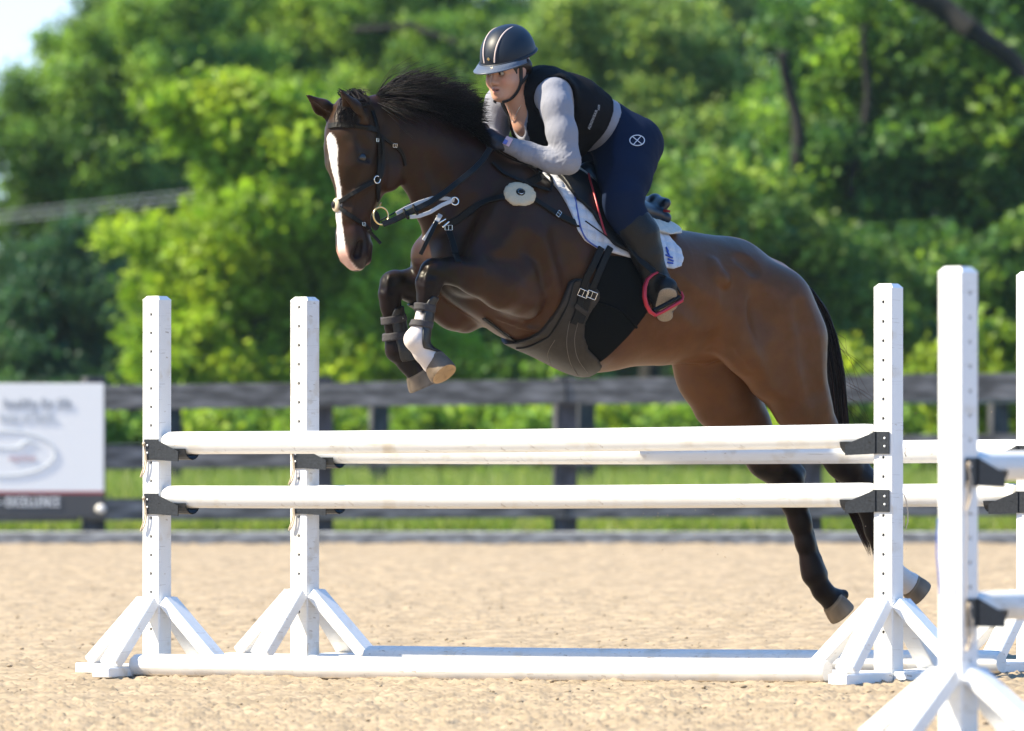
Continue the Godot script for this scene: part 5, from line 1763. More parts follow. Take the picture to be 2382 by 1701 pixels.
func make_breastplate() -> void:
	var o := thing("breastplate", hp(1209, 452, 0.25), "black leather breastplate with a sheepskin pad on the horse's shoulder", "breastplate")
	var L := horse_field
	var b := MB.new()
	laid_strap(b, L, [Vector2(1209, 452), Vector2(1234, 460), Vector2(1265, 480), Vector2(1297, 500), Vector2(1325, 514), Vector2(1350, 525)], 0.9, 0.03, 0.005, 0.004, 4)
	obj(b, "shoulder_strap", M.leather, o)
	b = MB.new()
	b.tube(PackedVector3Array(lay(L, [Vector2(1348, 523), Vector2(1372, 540), Vector2(1400, 560), Vector2(1425, 578), Vector2(1452, 590)], 0.9, 0.045, 4)[0]), 0.006, 8, true, 0.5)
	obj(b, "girth_strap", M.leather, o)
	b = MB.new()
	laid_strap(b, L, [Vector2(1205, 453), Vector2(1172, 459), Vector2(1125, 472), Vector2(1089, 494), Vector2(1061, 513), Vector2(1042, 522)], 0.9, 0.03, 0.005, 0.004, 4)
	obj(b, "chest_strap", M.leather, o)
	b = MB.new()
	laid_strap(b, L, [Vector2(1210, 448), Vector2(1222, 432), Vector2(1240, 420), Vector2(1258, 410), Vector2(1282, 398)], 0.9, 0.034, 0.005, 0.004, 4)
	obj(b, "withers_strap", M.leather, o)
	b = MB.new()
	laid_strap(b, L, [Vector2(1042, 524), Vector2(1047, 545), Vector2(1054, 570), Vector2(1060, 592), Vector2(1066, 612)], 0.9, 0.026, 0.005, 0.004, 4)
	obj(b, "martingale_strap", M.leather, o)
	b = MB.new()
	laid_strap(b, L, [Vector2(1126, 738), Vector2(1150, 756), Vector2(1176, 776), Vector2(1205, 796)], 0.9, 0.018, 0.004, 0.006, 4)
	obj(b, "girth_loop", M.leather, o)
	# sheepskin
	var h := cast(L, 1209, 452, 0.9)
	var n: Vector3 = h[1]
	var x := n.cross(Vector3.UP).normalized() * -1.0
	var y := x.cross(n) * -1.0
	var f := []
	for k in 9:
		var g := TAU * k / 9.0
		f.append(Limb.new(h[0] + x * cos(g) * 0.042 + y * sin(g) * 0.034, h[0], 0.027, 0.02, 0.02, n, 1.9))
	var bb := bounds(f, 0.02)
	var fm := MB.new()
	var g2 := body(f, bb[0], bb[1], 0.0045)
	g2.shape(func(p: Vector3, d: float) -> float: return d + 0.006 * coat_noise.get_noise_3dv(p * 55.0))
	g2.net(fm, func(_p: Vector3, _n: Vector3) -> Color: return Color.WHITE)
	obj(fm, "sheepskin_pad", M.tan_fleece, o)
	var r := MB.new()
	r.ring(h[0] + n * 0.02, n, 0.012, 0.002)
	obj(r, "ring", M.steel, o)
	r = MB.new()
	r.ball(h[0] + n * 0.014, Vector3(0.022, 0.02, 0.01), Basis.looking_at(n, Vector3.UP), 6)
	obj(r, "leather_boss", M.leather, o)
	r = MB.new()
	var c1 := cast(L, 1297, 500, 0.9)
	if c1: buckle(r, c1[0] + c1[1] * 0.004, c1[1], Vector3(0.8, -0.5, 0), 0.034, 0.016, 0.0015)
	obj(r, "buckle", M.steel, o)
	r = MB.new()
	var c2 := cast(L, 1044, 530, 0.9)
	if c2: buckle(r, c2[0] + c2[1] * 0.004, c2[1], Vector3.DOWN, 0.03, 0.02, 0.0015)
	obj(r, "buckle", M.steel, o)
	# centre piece and the loose white and black ends at the breast
	r = MB.new()
	var a := pt(1012, 512, 0.8)
	r.strap(PackedVector3Array([pt(1024, 500, 0.72), pt(1012, 522, 0.78), pt(1000, 540, 0.8), pt(986, 560, 0.8)]), PackedVector3Array([Vector3.BACK, Vector3.BACK, Vector3.BACK, Vector3.BACK]), 0.02, 0.004)
	obj(r, "white_tab", M.white_strap, o)
	r = MB.new()
	r.strap(PackedVector3Array([pt(1016, 516, 0.78), pt(1000, 548, 0.81), pt(988, 572, 0.82), pt(978, 592, 0.82)]), PackedVector3Array([Vector3.BACK, Vector3.BACK, Vector3.BACK, Vector3.BACK]), 0.017, 0.004)
	obj(r, "loose_strap", M.leather, o)
	for q: Array in [[1022, 518, 1036, 510], [1030, 528, 1044, 516], [1016, 500, 1022, 520]]:
		r = MB.new()
		r.tube(PackedVector3Array([pt(q[0], q[1], 0.74), pt(q[2], q[3], 0.72)]), 0.004, 6)
		obj(r, "clip", M.steel, o)
func make_bridle() -> void:
	var o := thing("bridle", hd(0.1, 0.3, 0.0), "black leather figure-eight bridle with reins on the horse's head", "bridle")
	var L := horse_field
	var nz := 1.25
	var strap_on := func(called: String, path: Array, wd: float, lift: float) -> void:
		var b := MB.new()
		laid_strap(b, L, path, nz, wd, 0.005, lift, 4)
		obj(b, called, M.leather, o)
	strap_on.call("browband", [Vector2(767, 294), Vector2(785, 291), Vector2(806, 291), Vector2(828, 291), Vector2(852, 296), Vector2(874, 303)], 0.024, 0.004)
	strap_on.call("headpiece", [Vector2(864, 258), Vector2(870, 275), Vector2(876, 300), Vector2(880, 325)], 0.03, 0.004)
	strap_on.call("cheekpiece", [Vector2(877, 316), Vector2(879, 345), Vector2(880, 380), Vector2(879, 410), Vector2(878, 440), Vector2(877, 466)], 0.02, 0.005)
	strap_on.call("noseband_strap", [Vector2(886, 316), Vector2(888, 345), Vector2(888, 380), Vector2(884, 408), Vector2(876, 420)], 0.018, 0.006)
	strap_on.call("noseband", [Vector2(872, 421), Vector2(850, 432), Vector2(828, 446), Vector2(806, 460), Vector2(788, 472)], 0.02, 0.004)
	strap_on.call("noseband", [Vector2(792, 484), Vector2(810, 498), Vector2(828, 511), Vector2(846, 524), Vector2(860, 538)], 0.018, 0.004)
	strap_on.call("throat_lash", [Vector2(880, 314), Vector2(898, 326), Vector2(916, 338), Vector2(930, 350), Vector2(938, 364), Vector2(942, 385)], 0.014, 0.004)
	var b := MB.new()
	b.strap(PackedVector3Array([pt(858, 536, 0.83), pt(868, 548, 0.82), pt(878, 558, 0.82), pt(886, 567, 0.82)]), PackedVector3Array([Vector3.BACK, Vector3.BACK, Vector3.BACK, Vector3.BACK]), 0.014, 0.004)
	obj(b, "strap_end", M.leather, o)
	# rosette on the nose: sheepskin disc under crossed leather
	var h := cast(L, 784, 477, nz)
	if h:
		b = MB.new()
		b.ball(h[0] + h[1] * 0.004, Vector3(0.03, 0.03, 0.014), Basis.looking_at(h[1], Vector3.UP), 8)
		obj(b, "sheepskin_disc", M.tan_fleece, o)
		b = MB.new()
		b.ball(h[0] + h[1] * 0.018, Vector3(0.015, 0.015, 0.006), Basis.looking_at(h[1], Vector3.UP), 6)
		obj(b, "rosette", M.leather, o)
	var rings := [[874, 418, 0.015, 0.0028, M.steel], [878, 476, 0.013, 0.0028, M.brass]]
	for q: Array in rings:
		var c := cast(L, q[0], q[1], nz)
		if c.is_empty(): continue
		b = MB.new()
		b.ring(c[0] + c[1] * 0.01, c[1], q[2], q[3])
		obj(b, "ring", q[4], o)
	b = MB.new()
	b.ring(pt(886, 502, 0.86), Vector3(0.55, 0.1, 0.83).normalized(), 0.036, 0.0038, 24)
	obj(b, "bit_ring", M.brass, o)
	b = MB.new()
	b.ball(pt(873, 513, 0.845), Vector3(0.03, 0.042, 0.006), Basis.looking_at(Vector3(0.75, 0.0, 0.66), Vector3.UP), 8)
	obj(b, "bit_guard", M.leather, o)
	for q: Array in [[874, 326], [917, 338], [843, 522]]:
		var c := cast(L, q[0], q[1], nz)
		if c.is_empty(): continue
		b = MB.new()
		buckle(b, c[0] + c[1] * 0.003, c[1], Vector3.DOWN, 0.018, 0.014, 0.0013)
		obj(b, "buckle", M.steel, o)
	# reins: from the bit to the hands, with stops; white running rein loop
	var rein := PackedVector3Array(); var rn := PackedVector3Array()
	for q: Array in [[890, 522, 0.86], [915, 513, 0.84], [942, 500, 0.82], [968, 487, 0.8], [1000, 471, 0.77], [1035, 448, 0.73], [1068, 422, 0.69], [1100, 396, 0.62], [1122, 374, 0.55], [1140, 346, 0.47]]:
		rein.append(pt(q[0], q[1], q[2])); rn.append(Vector3(0.1, 0.5, 0.85))
	b = MB.new()
	b.strap(rein, rn, 0.026, 0.005)
	obj(b, "rein", M.leather, o)
	b = MB.new()
	var far_rein := PackedVector3Array([hd(-0.07, 0.5, -0.03), pt(900, 505, 0.5), pt(960, 470, 0.42), pt(1060, 400, 0.35), pt(1130, 330, 0.3)])
	b.tube(far_rein, 0.007, 6, true, 0.4)
	obj(b, "rein", M.leather, o)
	for q: Array in [[944, 498, 0.825], [966, 488, 0.81]]:
		b = MB.new()
		b.ring(pt(q[0], q[1], q[2]), Vector3(0.85, 0.4, 0.1).normalized(), 0.02, 0.0055, 16)
		obj(b, "rein_stop", M.leather, o)
	b = MB.new()
	b.strap(PackedVector3Array([pt(922, 497, 0.8), pt(945, 484, 0.79), pt(975, 471, 0.77), pt(1006, 461, 0.75), pt(1040, 462, 0.72), pt(1056, 466, 0.7)]), PackedVector3Array([Vector3.BACK, Vector3.BACK, Vector3.BACK, Vector3.BACK, Vector3.BACK, Vector3.BACK]), 0.016, 0.004)
	obj(b, "white_rein_strap", M.white_strap, o)
	b = MB.new()
	b.strap(PackedVector3Array([pt(953, 505, 0.82), pt(975, 503, 0.81), pt(1000, 494, 0.79), pt(1028, 477, 0.76), pt(1050, 468, 0.73)]), PackedVector3Array([Vector3.BACK, Vector3.BACK, Vector3.BACK, Vector3.BACK, Vector3.BACK]), 0.016, 0.004)
	obj(b, "white_rein_strap", M.white_strap, o)
	b = MB.new()
	b.ring(pt(1058, 468, 0.72), Vector3(0.3, 0.2, 0.9).normalized(), 0.016, 0.003)
	obj(b, "ring", M.steel, o)
	# the slack of the reins hanging on the near side of the neck
	var slack := lay(horse_field, [Vector2(1142, 380), Vector2(1168, 402), Vector2(1200, 418), Vector2(1230, 430), Vector2(1258, 440), Vector2(1279, 446)], 0.9, 0.01, 4)
	b = MB.new()
	if slack[0].size() > 1: b.strap(slack[0], slack[1], 0.014, 0.004)
	obj(b, "rein_end", M.leather, o)
	slack = lay(horse_field, [Vector2(1150, 352), Vector2(1180, 372), Vector2(1215, 385), Vector2(1250, 398), Vector2(1274, 412), Vector2(1282, 430), Vector2(1276, 446)], 0.9, 0.012, 4)
	b = MB.new()
	if slack[0].size() > 1: b.strap(slack[0], slack[1], 0.012, 0.004)
	obj(b, "rein_end", M.leather, o)
func photo(p: Vector3) -> Vector2:       # the photo position of a place
	var d := cam_basis.inverse() * (p - Vector3(0, CAM_Y, CAM_Z))
	return Vector2(MID.x - d.x / d.z * FOCAL, MID.y + d.y / d.z * FOCAL)
func make_leg_boots() -> void:
	# tendon boots on the forelegs: a shell round the back of the cannon bone, two straps across its front
	var specs := [["near_fore", "dark tendon boot with two grey straps on the white-socked foreleg", hp(1000, 690, 0.232), hp(980, 812, 0.232), [[0.16, 0.3], [0.48, 0.61]], Vector3(0.86, 0, -0.2), 0.027],
		["far_fore", "dark tendon boot with two grey straps on the black foreleg", hp(912, 716, -0.18), hp(932, 842, -0.18), [[0.14, 0.28], [0.44, 0.58]], Vector3(0.86, 0, -0.2), 0.024]]
	for s: Array in specs:
		var limbs: Array = leg_limbs[s[0]]
		var top: Vector3 = s[2]; var bot: Vector3 = s[3]
		var ax := (bot - top).normalized()
		var l := (bot - top).length()
		var rear: Vector3 = (fwd * -1.0)
		var o := thing("tendon_boot", bot, s[1], "horse boot", "tendon boots on the forelegs")
		var a := top.min(bot) - Vector3(0.1, 0.06, 0.1); var c := top.max(bot) + Vector3(0.1, 0.06, 0.1)
		var g := body(limbs, a, c, 0.0055, 0.009)
		var shell := MB.new()
		g.shape(func(p: Vector3, f: float) -> float:
			var t := (p - top).dot(ax)
			var q := p - top - ax * t
			var back: float = q.dot(rear) + s[6]
			var ends := 0.02 * pow(clampf(absf(t / l - 0.5) * 2.0, 0.0, 1.0), 6.0)
			return maxf(maxf(f, -t), maxf(t - l, -0.004 - back + ends)))
		g.net(shell, func(_p: Vector3, _n: Vector3) -> Color: return Color.WHITE)
		obj(shell, "shell", M.boot_shell, o)
		for e: Array in s[4]:
			var gs := body(limbs, a, c, 0.005, 0.0125)
			gs.shape(func(p: Vector3, f: float) -> float:
				var t := (p - top).dot(ax)
				return maxf(f, maxf(e[0] * l - t, t - e[1] * l)))
			var sm := MB.new()
			gs.net(sm, func(_p: Vector3, _n: Vector3) -> Color: return Color.WHITE)
			var so := obj(sm, "strap", M.boot_strap, o)
			var stud := MB.new()
			var mid: Vector3 = top + ax * l * (e[0] + e[1]) * 0.5
			var ph := photo(mid)
			var hit := cast(limbs, ph.x + 14, ph.y, 1.2)
			if hit: stud.ball(hit[0] + hit[1] * 0.013, Vector3(0.003, 0.004, 0.004), Basis(), 4)
			else: stud.ball(mid, Vector3(0.003, 0.003, 0.003), Basis(), 4)
			obj(stud, "stud", M.steel, so)

# ---------------------------------------------------------------- the rider
var rh_c := Vector3()
var rh_l := Vector3()
var rh_u := Vector3()
var rh_f := Vector3()
func rhp(u: float, v: float, n: float) -> Vector3:
	return rh_c + rh_l * u + rh_u * v + rh_f * n
func flip(p: Vector3) -> Vector3:       # the same place on the horse's other side
	return p - lat * (2.0 * (p - hp(1400, 640, 0)).dot(lat))
func both(out: Array, stations: Array, k: float) -> void:
	for s in stations.size() - 1:
		var p: Array = stations[s]; var q: Array = stations[s + 1]
		var a := hp(p[0], p[1], p[2]); var b := hp(q[0], q[1], q[2])
		out.append(Limb.new(a, b, p[3], q[3], k))
		out.append(Limb.new(flip(a), flip(b), p[3], q[3], k))
func skin_mesh(limbs: Array, cell: float, grow: float, parent: Node3D, called: String, m: Material, cut = null, paint = null, box = null) -> MeshInstance3D:
	var bb: Array = bounds(limbs, 0.02 + maxf(grow, 0.0)) if box == null else box
	var g := body(limbs, bb[0], bb[1], cell, grow)
	if cut != null: g.shape(cut)
	var b := MB.new()
	b.coloured = paint != null
	g.net(b, paint if paint != null else (func(_p: Vector3, _n: Vector3) -> Color: return Color.WHITE))
	return obj(b, called, m, parent)
func fingers(out: Array, wrist: Vector3, knuckle: Vector3, side: Vector3, down: Vector3, k: float) -> void:
	# a closed hand: back of the hand from wrist to knuckles, four fingers curled down and back round the rein, thumb along the top
	var d := (knuckle - wrist).normalized()
	out.append(Limb.new(wrist, knuckle - side * 0.012, 0.024, 0.022, k, down, 1.15))
	out.append(Limb.new(wrist, knuckle + side * 0.02, 0.024, 0.02, k, down, 1.15))
	for q in 4:
		var o := side * (-0.03 + 0.02 * q)
		var len: float = [0.9, 1.0, 0.95, 0.78][q]
		var a := knuckle + o
		var b := a + d * 0.022 * len + down * 0.018
		var c := b + down * 0.024 * len - d * 0.006
		var e := c - d * 0.026 * len + down * 0.002
		out.append(Limb.new(a - d * 0.02, a, 0.0115, 0.0105, 0.008))
		out.append(Limb.new(a, b, 0.0105, 0.0098, 0.004))
		out.append(Limb.new(b, c, 0.0098, 0.009, 0.004))
		out.append(Limb.new(c, e, 0.009, 0.008, 0.004))
	var t := wrist + d * 0.028 - side * 0.03 + down * 0.008
	out.append(Limb.new(t, t + d * 0.035 - side * 0.012 + down * 0.006, 0.013, 0.0115, 0.008))
	out.append(Limb.new(t + d * 0.035 - side * 0.012 + down * 0.006, t + d * 0.066 - side * 0.004 + down * 0.014, 0.0115, 0.009, 0.004))
func make_rider() -> void:
	var knit := noise_tex(0.12, [], 256, 2, 41, true)
	var weave := {"normal_enabled": true, "normal_texture": knit, "normal_scale": 0.25, "uv1_triplanar": true, "uv1_scale": Vector3(14, 14, 14), "metallic_specular": 0.16}
	M.skin = mat(lin(1, 1, 1), 0.48, {"vertex_color_use_as_albedo": true, "subsurf_scatter_enabled": true, "subsurf_scatter_strength": 0.12, "metallic_specular": 0.4})
	M.shirt = grained(lin(0.265, 0.27, 0.32), 0.9, 0.1, 0.82, Vector3(9, 9, 9), {"rim_enabled": true, "rim": 0.2})
	M.vest = mat(lin(0.009, 0.009, 0.011), 0.8, weave)
	M.breeches = mat(lin(0.008, 0.014, 0.034), 0.8, weave)
	M.long_boot = mat(lin(0.008, 0.008, 0.009), 0.42, {"metallic_specular": 0.35, "normal_enabled": true, "normal_texture": knit, "normal_scale": 0.2, "uv1_triplanar": true, "uv1_scale": Vector3(5, 5, 5)})
	M.glove = mat(lin(0.008, 0.011, 0.024), 0.6)
	M.sole = grained(lin(0.42, 0.33, 0.24), 0.85, 0.05, 0.6, Vector3(16, 16, 16))
	M.helmet = mat(lin(0.006, 0.01, 0.02), 0.46, {"metallic_specular": 0.42})
	M.peak = mat(lin(0.075, 0.09, 0.125), 0.35)  # lighter than the shell: its sunlit sheen is put into the colour
	M.piping = mat(lin(0.6, 0.47, 0.43), 0.6)
	M.web = mat(lin(0.012, 0.012, 0.013), 0.7)
	M.brown_hair = mat(lin(0.018, 0.01, 0.007), 0.5)
	var o := thing("person", hp(1450, 560, 0), "rider in a navy helmet and grey shirt crouched forward over the horse's neck", "person")
	# ------ body plan
	var torso := []
	chain(torso, [[1470, 336, 0, 0.115, 0.15], [1394, 292, 0, 0.1, 0.125], [1322, 258, 0, 0.12, 0.145], [1262, 232, 0, 0.118, 0.16]], lat, 0.05)
	chain(torso, [[1258, 225, 0, 0.085, 0.15], [1236, 226, 0, 0.06, 0.085]], lat, 0.05)
	both(torso, [[1286, 218, 0.15, 0.062], [1262, 214, 0.08, 0.06]], 0.05)
	both(torso, [[1288, 292, 0.07, 0.062], [1282, 284, 0.07, 0.062]], 0.04)
	round_chain(torso, [[1228, 290, 0.0, 0.06], [1262, 310, 0.0, 0.075], [1310, 325, 0.0, 0.085]], 0.05)
	var neck := []
	var legs := []
	both(legs, [[1462, 344, 0.085, 0.116], [1456, 372, 0.12, 0.112], [1453, 415, 0.205, 0.093], [1450, 470, 0.295, 0.067], [1453, 492, 0.31, 0.062]], 0.05)
	var shin := []
	both(shin, [[1454, 492, 0.312, 0.06], [1470, 518, 0.328, 0.062], [1490, 545, 0.338, 0.064], [1505, 590, 0.342, 0.052], [1520, 634, 0.342, 0.04], [1530, 662, 0.335, 0.041]], 0.03)
	var foot := []
	both(foot, [[1528, 658, 0.338, 0.041], [1544, 716, 0.315, 0.034]], 0.03)
	both(foot, [[1532, 672, 0.345, 0.04], [1547, 690, 0.37, 0.038], [1552, 668, 0.42, 0.031]], 0.03)
	var arms := []
	var fore := []
	round_chain(arms, [[1286, 220, 0.175, 0.056], [1294, 250, 0.215, 0.056], [1307, 310, 0.255, 0.052], [1319, 368, 0.285, 0.047]], 0.03)
	round_chain(arms, [[1321, 377, 0.285, 0.046], [1288, 375, 0.25, 0.043], [1226, 354, 0.175, 0.034], [1184, 338, 0.125, 0.027]], 0.02)
	round_chain(arms, [[1186, 225, -0.165, 0.058], [1168, 240, -0.19, 0.06], [1152, 285, -0.215, 0.054], [1150, 335, -0.2, 0.047]], 0.03)
	round_chain(arms, [[1150, 338, -0.2, 0.046], [1140, 325, -0.11, 0.036], [1134, 316, -0.055, 0.028]], 0.02)
	# head
	var ya := deg_to_rad(52.0)
	rh_f = Vector3(-cos(ya), 0, sin(ya))
	rh_l = Vector3(sin(ya), 0, cos(ya))
	var tip := deg_to_rad(6.0)
	rh_u = (Vector3.UP * cos(tip) + rh_f * sin(tip)).normalized()
	rh_f = (rh_f * cos(tip) - Vector3.UP * sin(tip)).normalized()
	rh_c = pt(1181, 168, 0.25)
	var head := []
	var add := func(u0: float, v0: float, n0: float, u1: float, v1: float, n1: float, r0: float, r1: float, k: float, cut := false, q := 1.0) -> void:
		head.append(Limb.new(rhp(u0, v0, n0), rhp(u1, v1, n1), r0, r1, k, rh_l, q, cut))
	add.call(0.0, 0.035, -0.025, 0.0, 0.035, 0.015, 0.088, 0.085, 0.03, false, 1.15)
	add.call(0.0, 0.0, 0.02, 0.0, -0.07, 0.04, 0.064, 0.046, 0.03, false, 1.02)
	add.call(0.0, -0.08, 0.06, 0.0, -0.098, 0.068, 0.024, 0.02, 0.025)
	for s: float in [-1.0, 1.0]:
		add.call(0.05 * s, -0.04, 0.0, 0.016 * s, -0.09, 0.055, 0.024, 0.019, 0.03)
		add.call(0.034 * s, -0.032, 0.062, 0.042 * s, -0.034, 0.05, 0.027, 0.029, 0.03)
		add.call(0.02 * s, 0.0105, 0.0885, 0.043 * s, 0.009, 0.0805, 0.0052, 0.0055, 0.006)
		add.call(0.022 * s, -0.0105, 0.0865, 0.04 * s, -0.0095, 0.081, 0.004, 0.004, 0.006)
		add.call(0.012 * s, 0.02, 0.088, 0.046 * s, 0.018, 0.07, 0.013, 0.014, 0.02)
		add.call(0.011 * s, -0.04, 0.097, 0.012 * s, -0.041, 0.093, 0.0085, 0.009, 0.008)
		add.call(0.0, -0.0625, 0.0935, 0.02 * s, -0.0645, 0.083, 0.0068, 0.004, 0.006)
		add.call(0.0, -0.078, 0.0915, 0.018 * s, -0.0755, 0.082, 0.0082, 0.005, 0.008)
		add.call(0.076 * s, 0.012, -0.012, 0.078 * s, -0.022, -0.004, 0.017, 0.011, 0.012, false, 1.8)
		add.call(0.031 * s, 0.001, 0.094, 0.033 * s, 0.0, 0.088, 0.0105, 0.012, 0.012, true)
	add.call(0.0, 0.008, 0.088, 0.0, -0.034, 0.105, 0.0075, 0.0105, 0.012)
	add.call(-0.017, -0.07, 0.091, 0.017, -0.07, 0.091, 0.0028, 0.0028, 0.003, true)
	neck.append(Limb.new(rhp(0, -0.05, -0.025), hp(1232, 250, 0.0), 0.055, 0.06, 0.04))
	neck.append(Limb.new(rhp(0, -0.06, 0.0), hp(1222, 275, 0.0), 0.04, 0.05, 0.04))
	# ------ skin: one continuous figure under the clothes
	var all := []
	for l: Array in [torso, legs, shin, foot, arms, neck]: all.append_array(l)
	var with_head := []
	with_head.append_array(all); with_head.append_array(head)
	var skin := Color(0.52, 0.29, 0.2)
	var paint := func(p: Vector3, _n: Vector3) -> Color:
		var d := p - rh_c
		var u := d.dot(rh_l); var v := d.dot(rh_u); var n := d.dot(rh_f)
		var c := skin
		var j := coat_noise.get_noise_3dv(p * 30.0)
		c = c.lerp(Color(0.5, 0.2, 0.135), clampf(0.25 * j + 0.1, 0.0, 0.4))
		var lip := Vector2(u / 0.022, (v + 0.0705) / 0.0125).length()
		if n > 0.07: c = c.lerp(Color(0.4, 0.15, 0.115), 0.8 * smoothstep(1.05, 0.75, lip))
		if n > 0.075 and absf(v + 0.07) < 0.0022 and absf(u) < 0.017: c = Color(0.06, 0.02, 0.018)
		if n > 0.06 and v > 0.019 and v < 0.029 and absf(u) > 0.012 and absf(u) < 0.05: c = Color(0.05, 0.028, 0.018)
		var cheek := Vector2(absf(u) - 0.045, v + 0.035).length()
		if n > 0.0: c = c.lerp(Color(0.52, 0.2, 0.14), 0.45 * smoothstep(0.035, 0.0, cheek))
		return c
	var b := MB.new()
	b.coloured = true
	var hb := bounds(head, 0.02)
	var split := rhp(0, -0.115, 0.0).y
	var gb := bounds(all, 0.03)
	var gf := body(with_head, gb[0], gb[1], 0.010)
	gf.shape(func(p: Vector3, f: float) -> float: return f + 0.012 * smoothstep(0.24, 0.38, p.distance_to(rh_c)))      # a little thinner where it is dressed
	gf.net(b, paint, func(p: Vector3) -> bool: return p.y < split or p.distance_to(rh_c) > 0.19)
	hb[0].y = split - 0.05
	body(with_head, hb[0], hb[1], 0.004).net(b, paint, func(p: Vector3) -> bool: return p.y >= split - 0.004 and p.distance_to(rh_c) <= 0.2)
	obj(b, "body", M.skin, o)
	log_time("rider body")
	for s: float in [-1.0, 1.0]:
		var e := MB.new()
		e.ball(rhp(0.031 * s, 0.0015, 0.079), Vector3(0.0118, 0.0118, 0.0118), Basis(), 8)
		var eo := obj(e, "eye", mat(lin(0.4, 0.37, 0.35), 0.2), o)
		var ir := MB.new()
		ir.ball(rhp(0.031 * s - 0.0036, 0.001, 0.0872), Vector3(0.008, 0.008, 0.0045), Basis(rh_l, rh_u, rh_f), 6)
		obj(ir, "iris", mat(lin(0.03, 0.018, 0.01), 0.1), eo)
		var lid := MB.new()
		lid.tube(PackedVector3Array([rhp((0.031 - 0.0125) * s, 0.0035, 0.0865), rhp(0.031 * s, 0.0085, 0.0905), rhp((0.031 + 0.0125) * s, 0.0035, 0.083)]), 0.0016, 5)
		obj(lid, "lashes", mat(lin(0.02, 0.012, 0.01), 0.7), eo)
	# ------ shirt
	var chest := []
	chest.append_array(torso); chest.append_array(arms)
	chest.append(Limb.new(hp(1176, 226, 0.0) + fwd * 0.02, hp(1216, 300, 0.0) + fwd * 0.03, 0.085, 0.03, 0.02, lat, 0.95, true))
	var cuff := hp(1184, 338, 0.125); var bend := hp(1322, 378, 0.285)
	var along := (bend - cuff).normalized(); var upper := (hp(1296, 250, 0.215) - bend).normalized()
	var crease := func(p: Vector3, f: float) -> float:
		var q := p * Vector3(62, 22, 40)
		# the forearm's cloth bunches in rings from the cuff up, the upper arm's at the elbow and the armhole
		var t := (p - cuff).dot(along)
		var ring := sin(t * 250.0 + 5.0 * coat_noise.get_noise_3dv(p * 14.0))
		var here := smoothstep(-0.02, 0.03, t) * smoothstep(0.32, 0.05, t) * smoothstep(0.1, 0.06, (p - cuff - along * t).length())
		f += 0.0032 * here * (1.0 - ring * ring) - 0.001 * here
		var t2 := (p - bend).dot(upper)
		var ring2 := sin(t2 * 150.0 + 6.0 * coat_noise.get_noise_3dv(p * 11.0))
		var here2 := smoothstep(-0.06, 0.0, t2) * smoothstep(0.14, 0.0, t2) * smoothstep(0.12, 0.07, (p - bend - upper * t2).length())
		f += 0.003 * here2 * (1.0 - ring2 * ring2)
		return f + 0.0013 * coat_noise.get_noise_3dv(q) + 0.0011 * coat_noise.get_noise_3dv(q * 2.3)
	var waist := hp(1390, 307, 0)
	var axis := (fwd * -1.01 + Vector3(0, -0.48, 0)).normalized()
	skin_mesh(chest, 0.0055, 0.009, o, "shirt", M.shirt, func(p: Vector3, f: float) -> float: return maxf(crease.call(p, f), (p - waist).dot(axis) - 0.05))
	# ------ vest
	var vest := []
	vest.append_array(torso)
	for s in 2:
		var a1 := hp(1294, 232, 0.2); var a2 := hp(1330, 300, 0.25)
		if s: a1 = flip(a1); a2 = flip(a2)
		vest.append(Limb.new(a1, a2, 0.072, 0.085, 0.012, Vector3.RIGHT, 1.0, true))
	vest.append(Limb.new(hp(1190, 235, 0.0), hp(1240, 330, 0.0), 0.085, 0.045, 0.015, lat, 1.25, true))
	vest.append(Limb.new(hp(1210, 205, 0.0), hp(1226, 250, 0.0), 0.062, 0.068, 0.012, Vector3.RIGHT, 1.0, true))
	var hem := hp(1372, 288, 0)
	var hem_n := (axis + Vector3(0, 0.05, 0)).normalized()
	skin_mesh(vest, 0.0065, 0.024, o, "vest", M.vest, func(p: Vector3, f: float) -> float: return maxf(f + 0.003 * coat_noise.get_noise_3dv(p * 16.0), (p - hem).dot(hem_n)))
	# ------ breeches
	var lower := []
	lower.append_array(torso); lower.append_array(legs)
	for l: Limb in shin.slice(0, 4): lower.append(l)
	var belt := hp(1387, 307, 0.0)
	skin_mesh(lower, 0.0075, 0.010, o, "breeches", M.breeches, func(p: Vector3, f: float) -> float: return maxf(f + 0.003 * coat_noise.get_noise_3dv(p * 13.0) * smoothstep(0.0, 0.2, absf((p - belt).dot(axis))), -(p - belt).dot(axis)))
	# ------ boots
	for s in 2:
		var k0 := hp(1458, 500, 0.32); var k1 := hp(1505, 590, 0.342)
		if s: k0 = flip(k0); k1 = flip(k1)
		var l2 := []
		for l: Limb in shin:
			if ((l.a - hp(1400, 640, 0)).dot(lat) > 0) == (s == 0): l2.append(l)
		for l: Limb in foot:
			if ((l.a - hp(1400, 640, 0)).dot(lat) > 0) == (s == 0): l2.append(l)
		var d := (k1 - k0).normalized()
		var slope := (d + (fwd * -0.55) + Vector3(0, -0.1, 0)).normalized()
		var top := k0 + d * 0.012
		var ob := skin_mesh(l2, 0.006, 0.011, o, "boot", M.long_boot, func(p: Vector3, f: float) -> float: return maxf(f + 0.002 * coat_noise.get_noise_3dv(p * 22.0), -(p - top).dot(slope)))
		# sole: forefoot and heel
		var toe := hp(1552, 668, 0.42); var heel := hp(1546, 722, 0.31)
		if s: toe = flip(toe); heel = flip(heel)
		var ax := (toe - heel).normalized()
		var side := ax.cross(Vector3.UP).normalized()
		var down := side.cross(ax).normalized()
		if down.y > 0: down = -down
		var so := []
		var mid := heel.lerp(toe, 0.58)
		so.append(Limb.new(mid + down * 0.044, toe + down * 0.036, 0.047, 0.039, 0.01, down, 4.5))
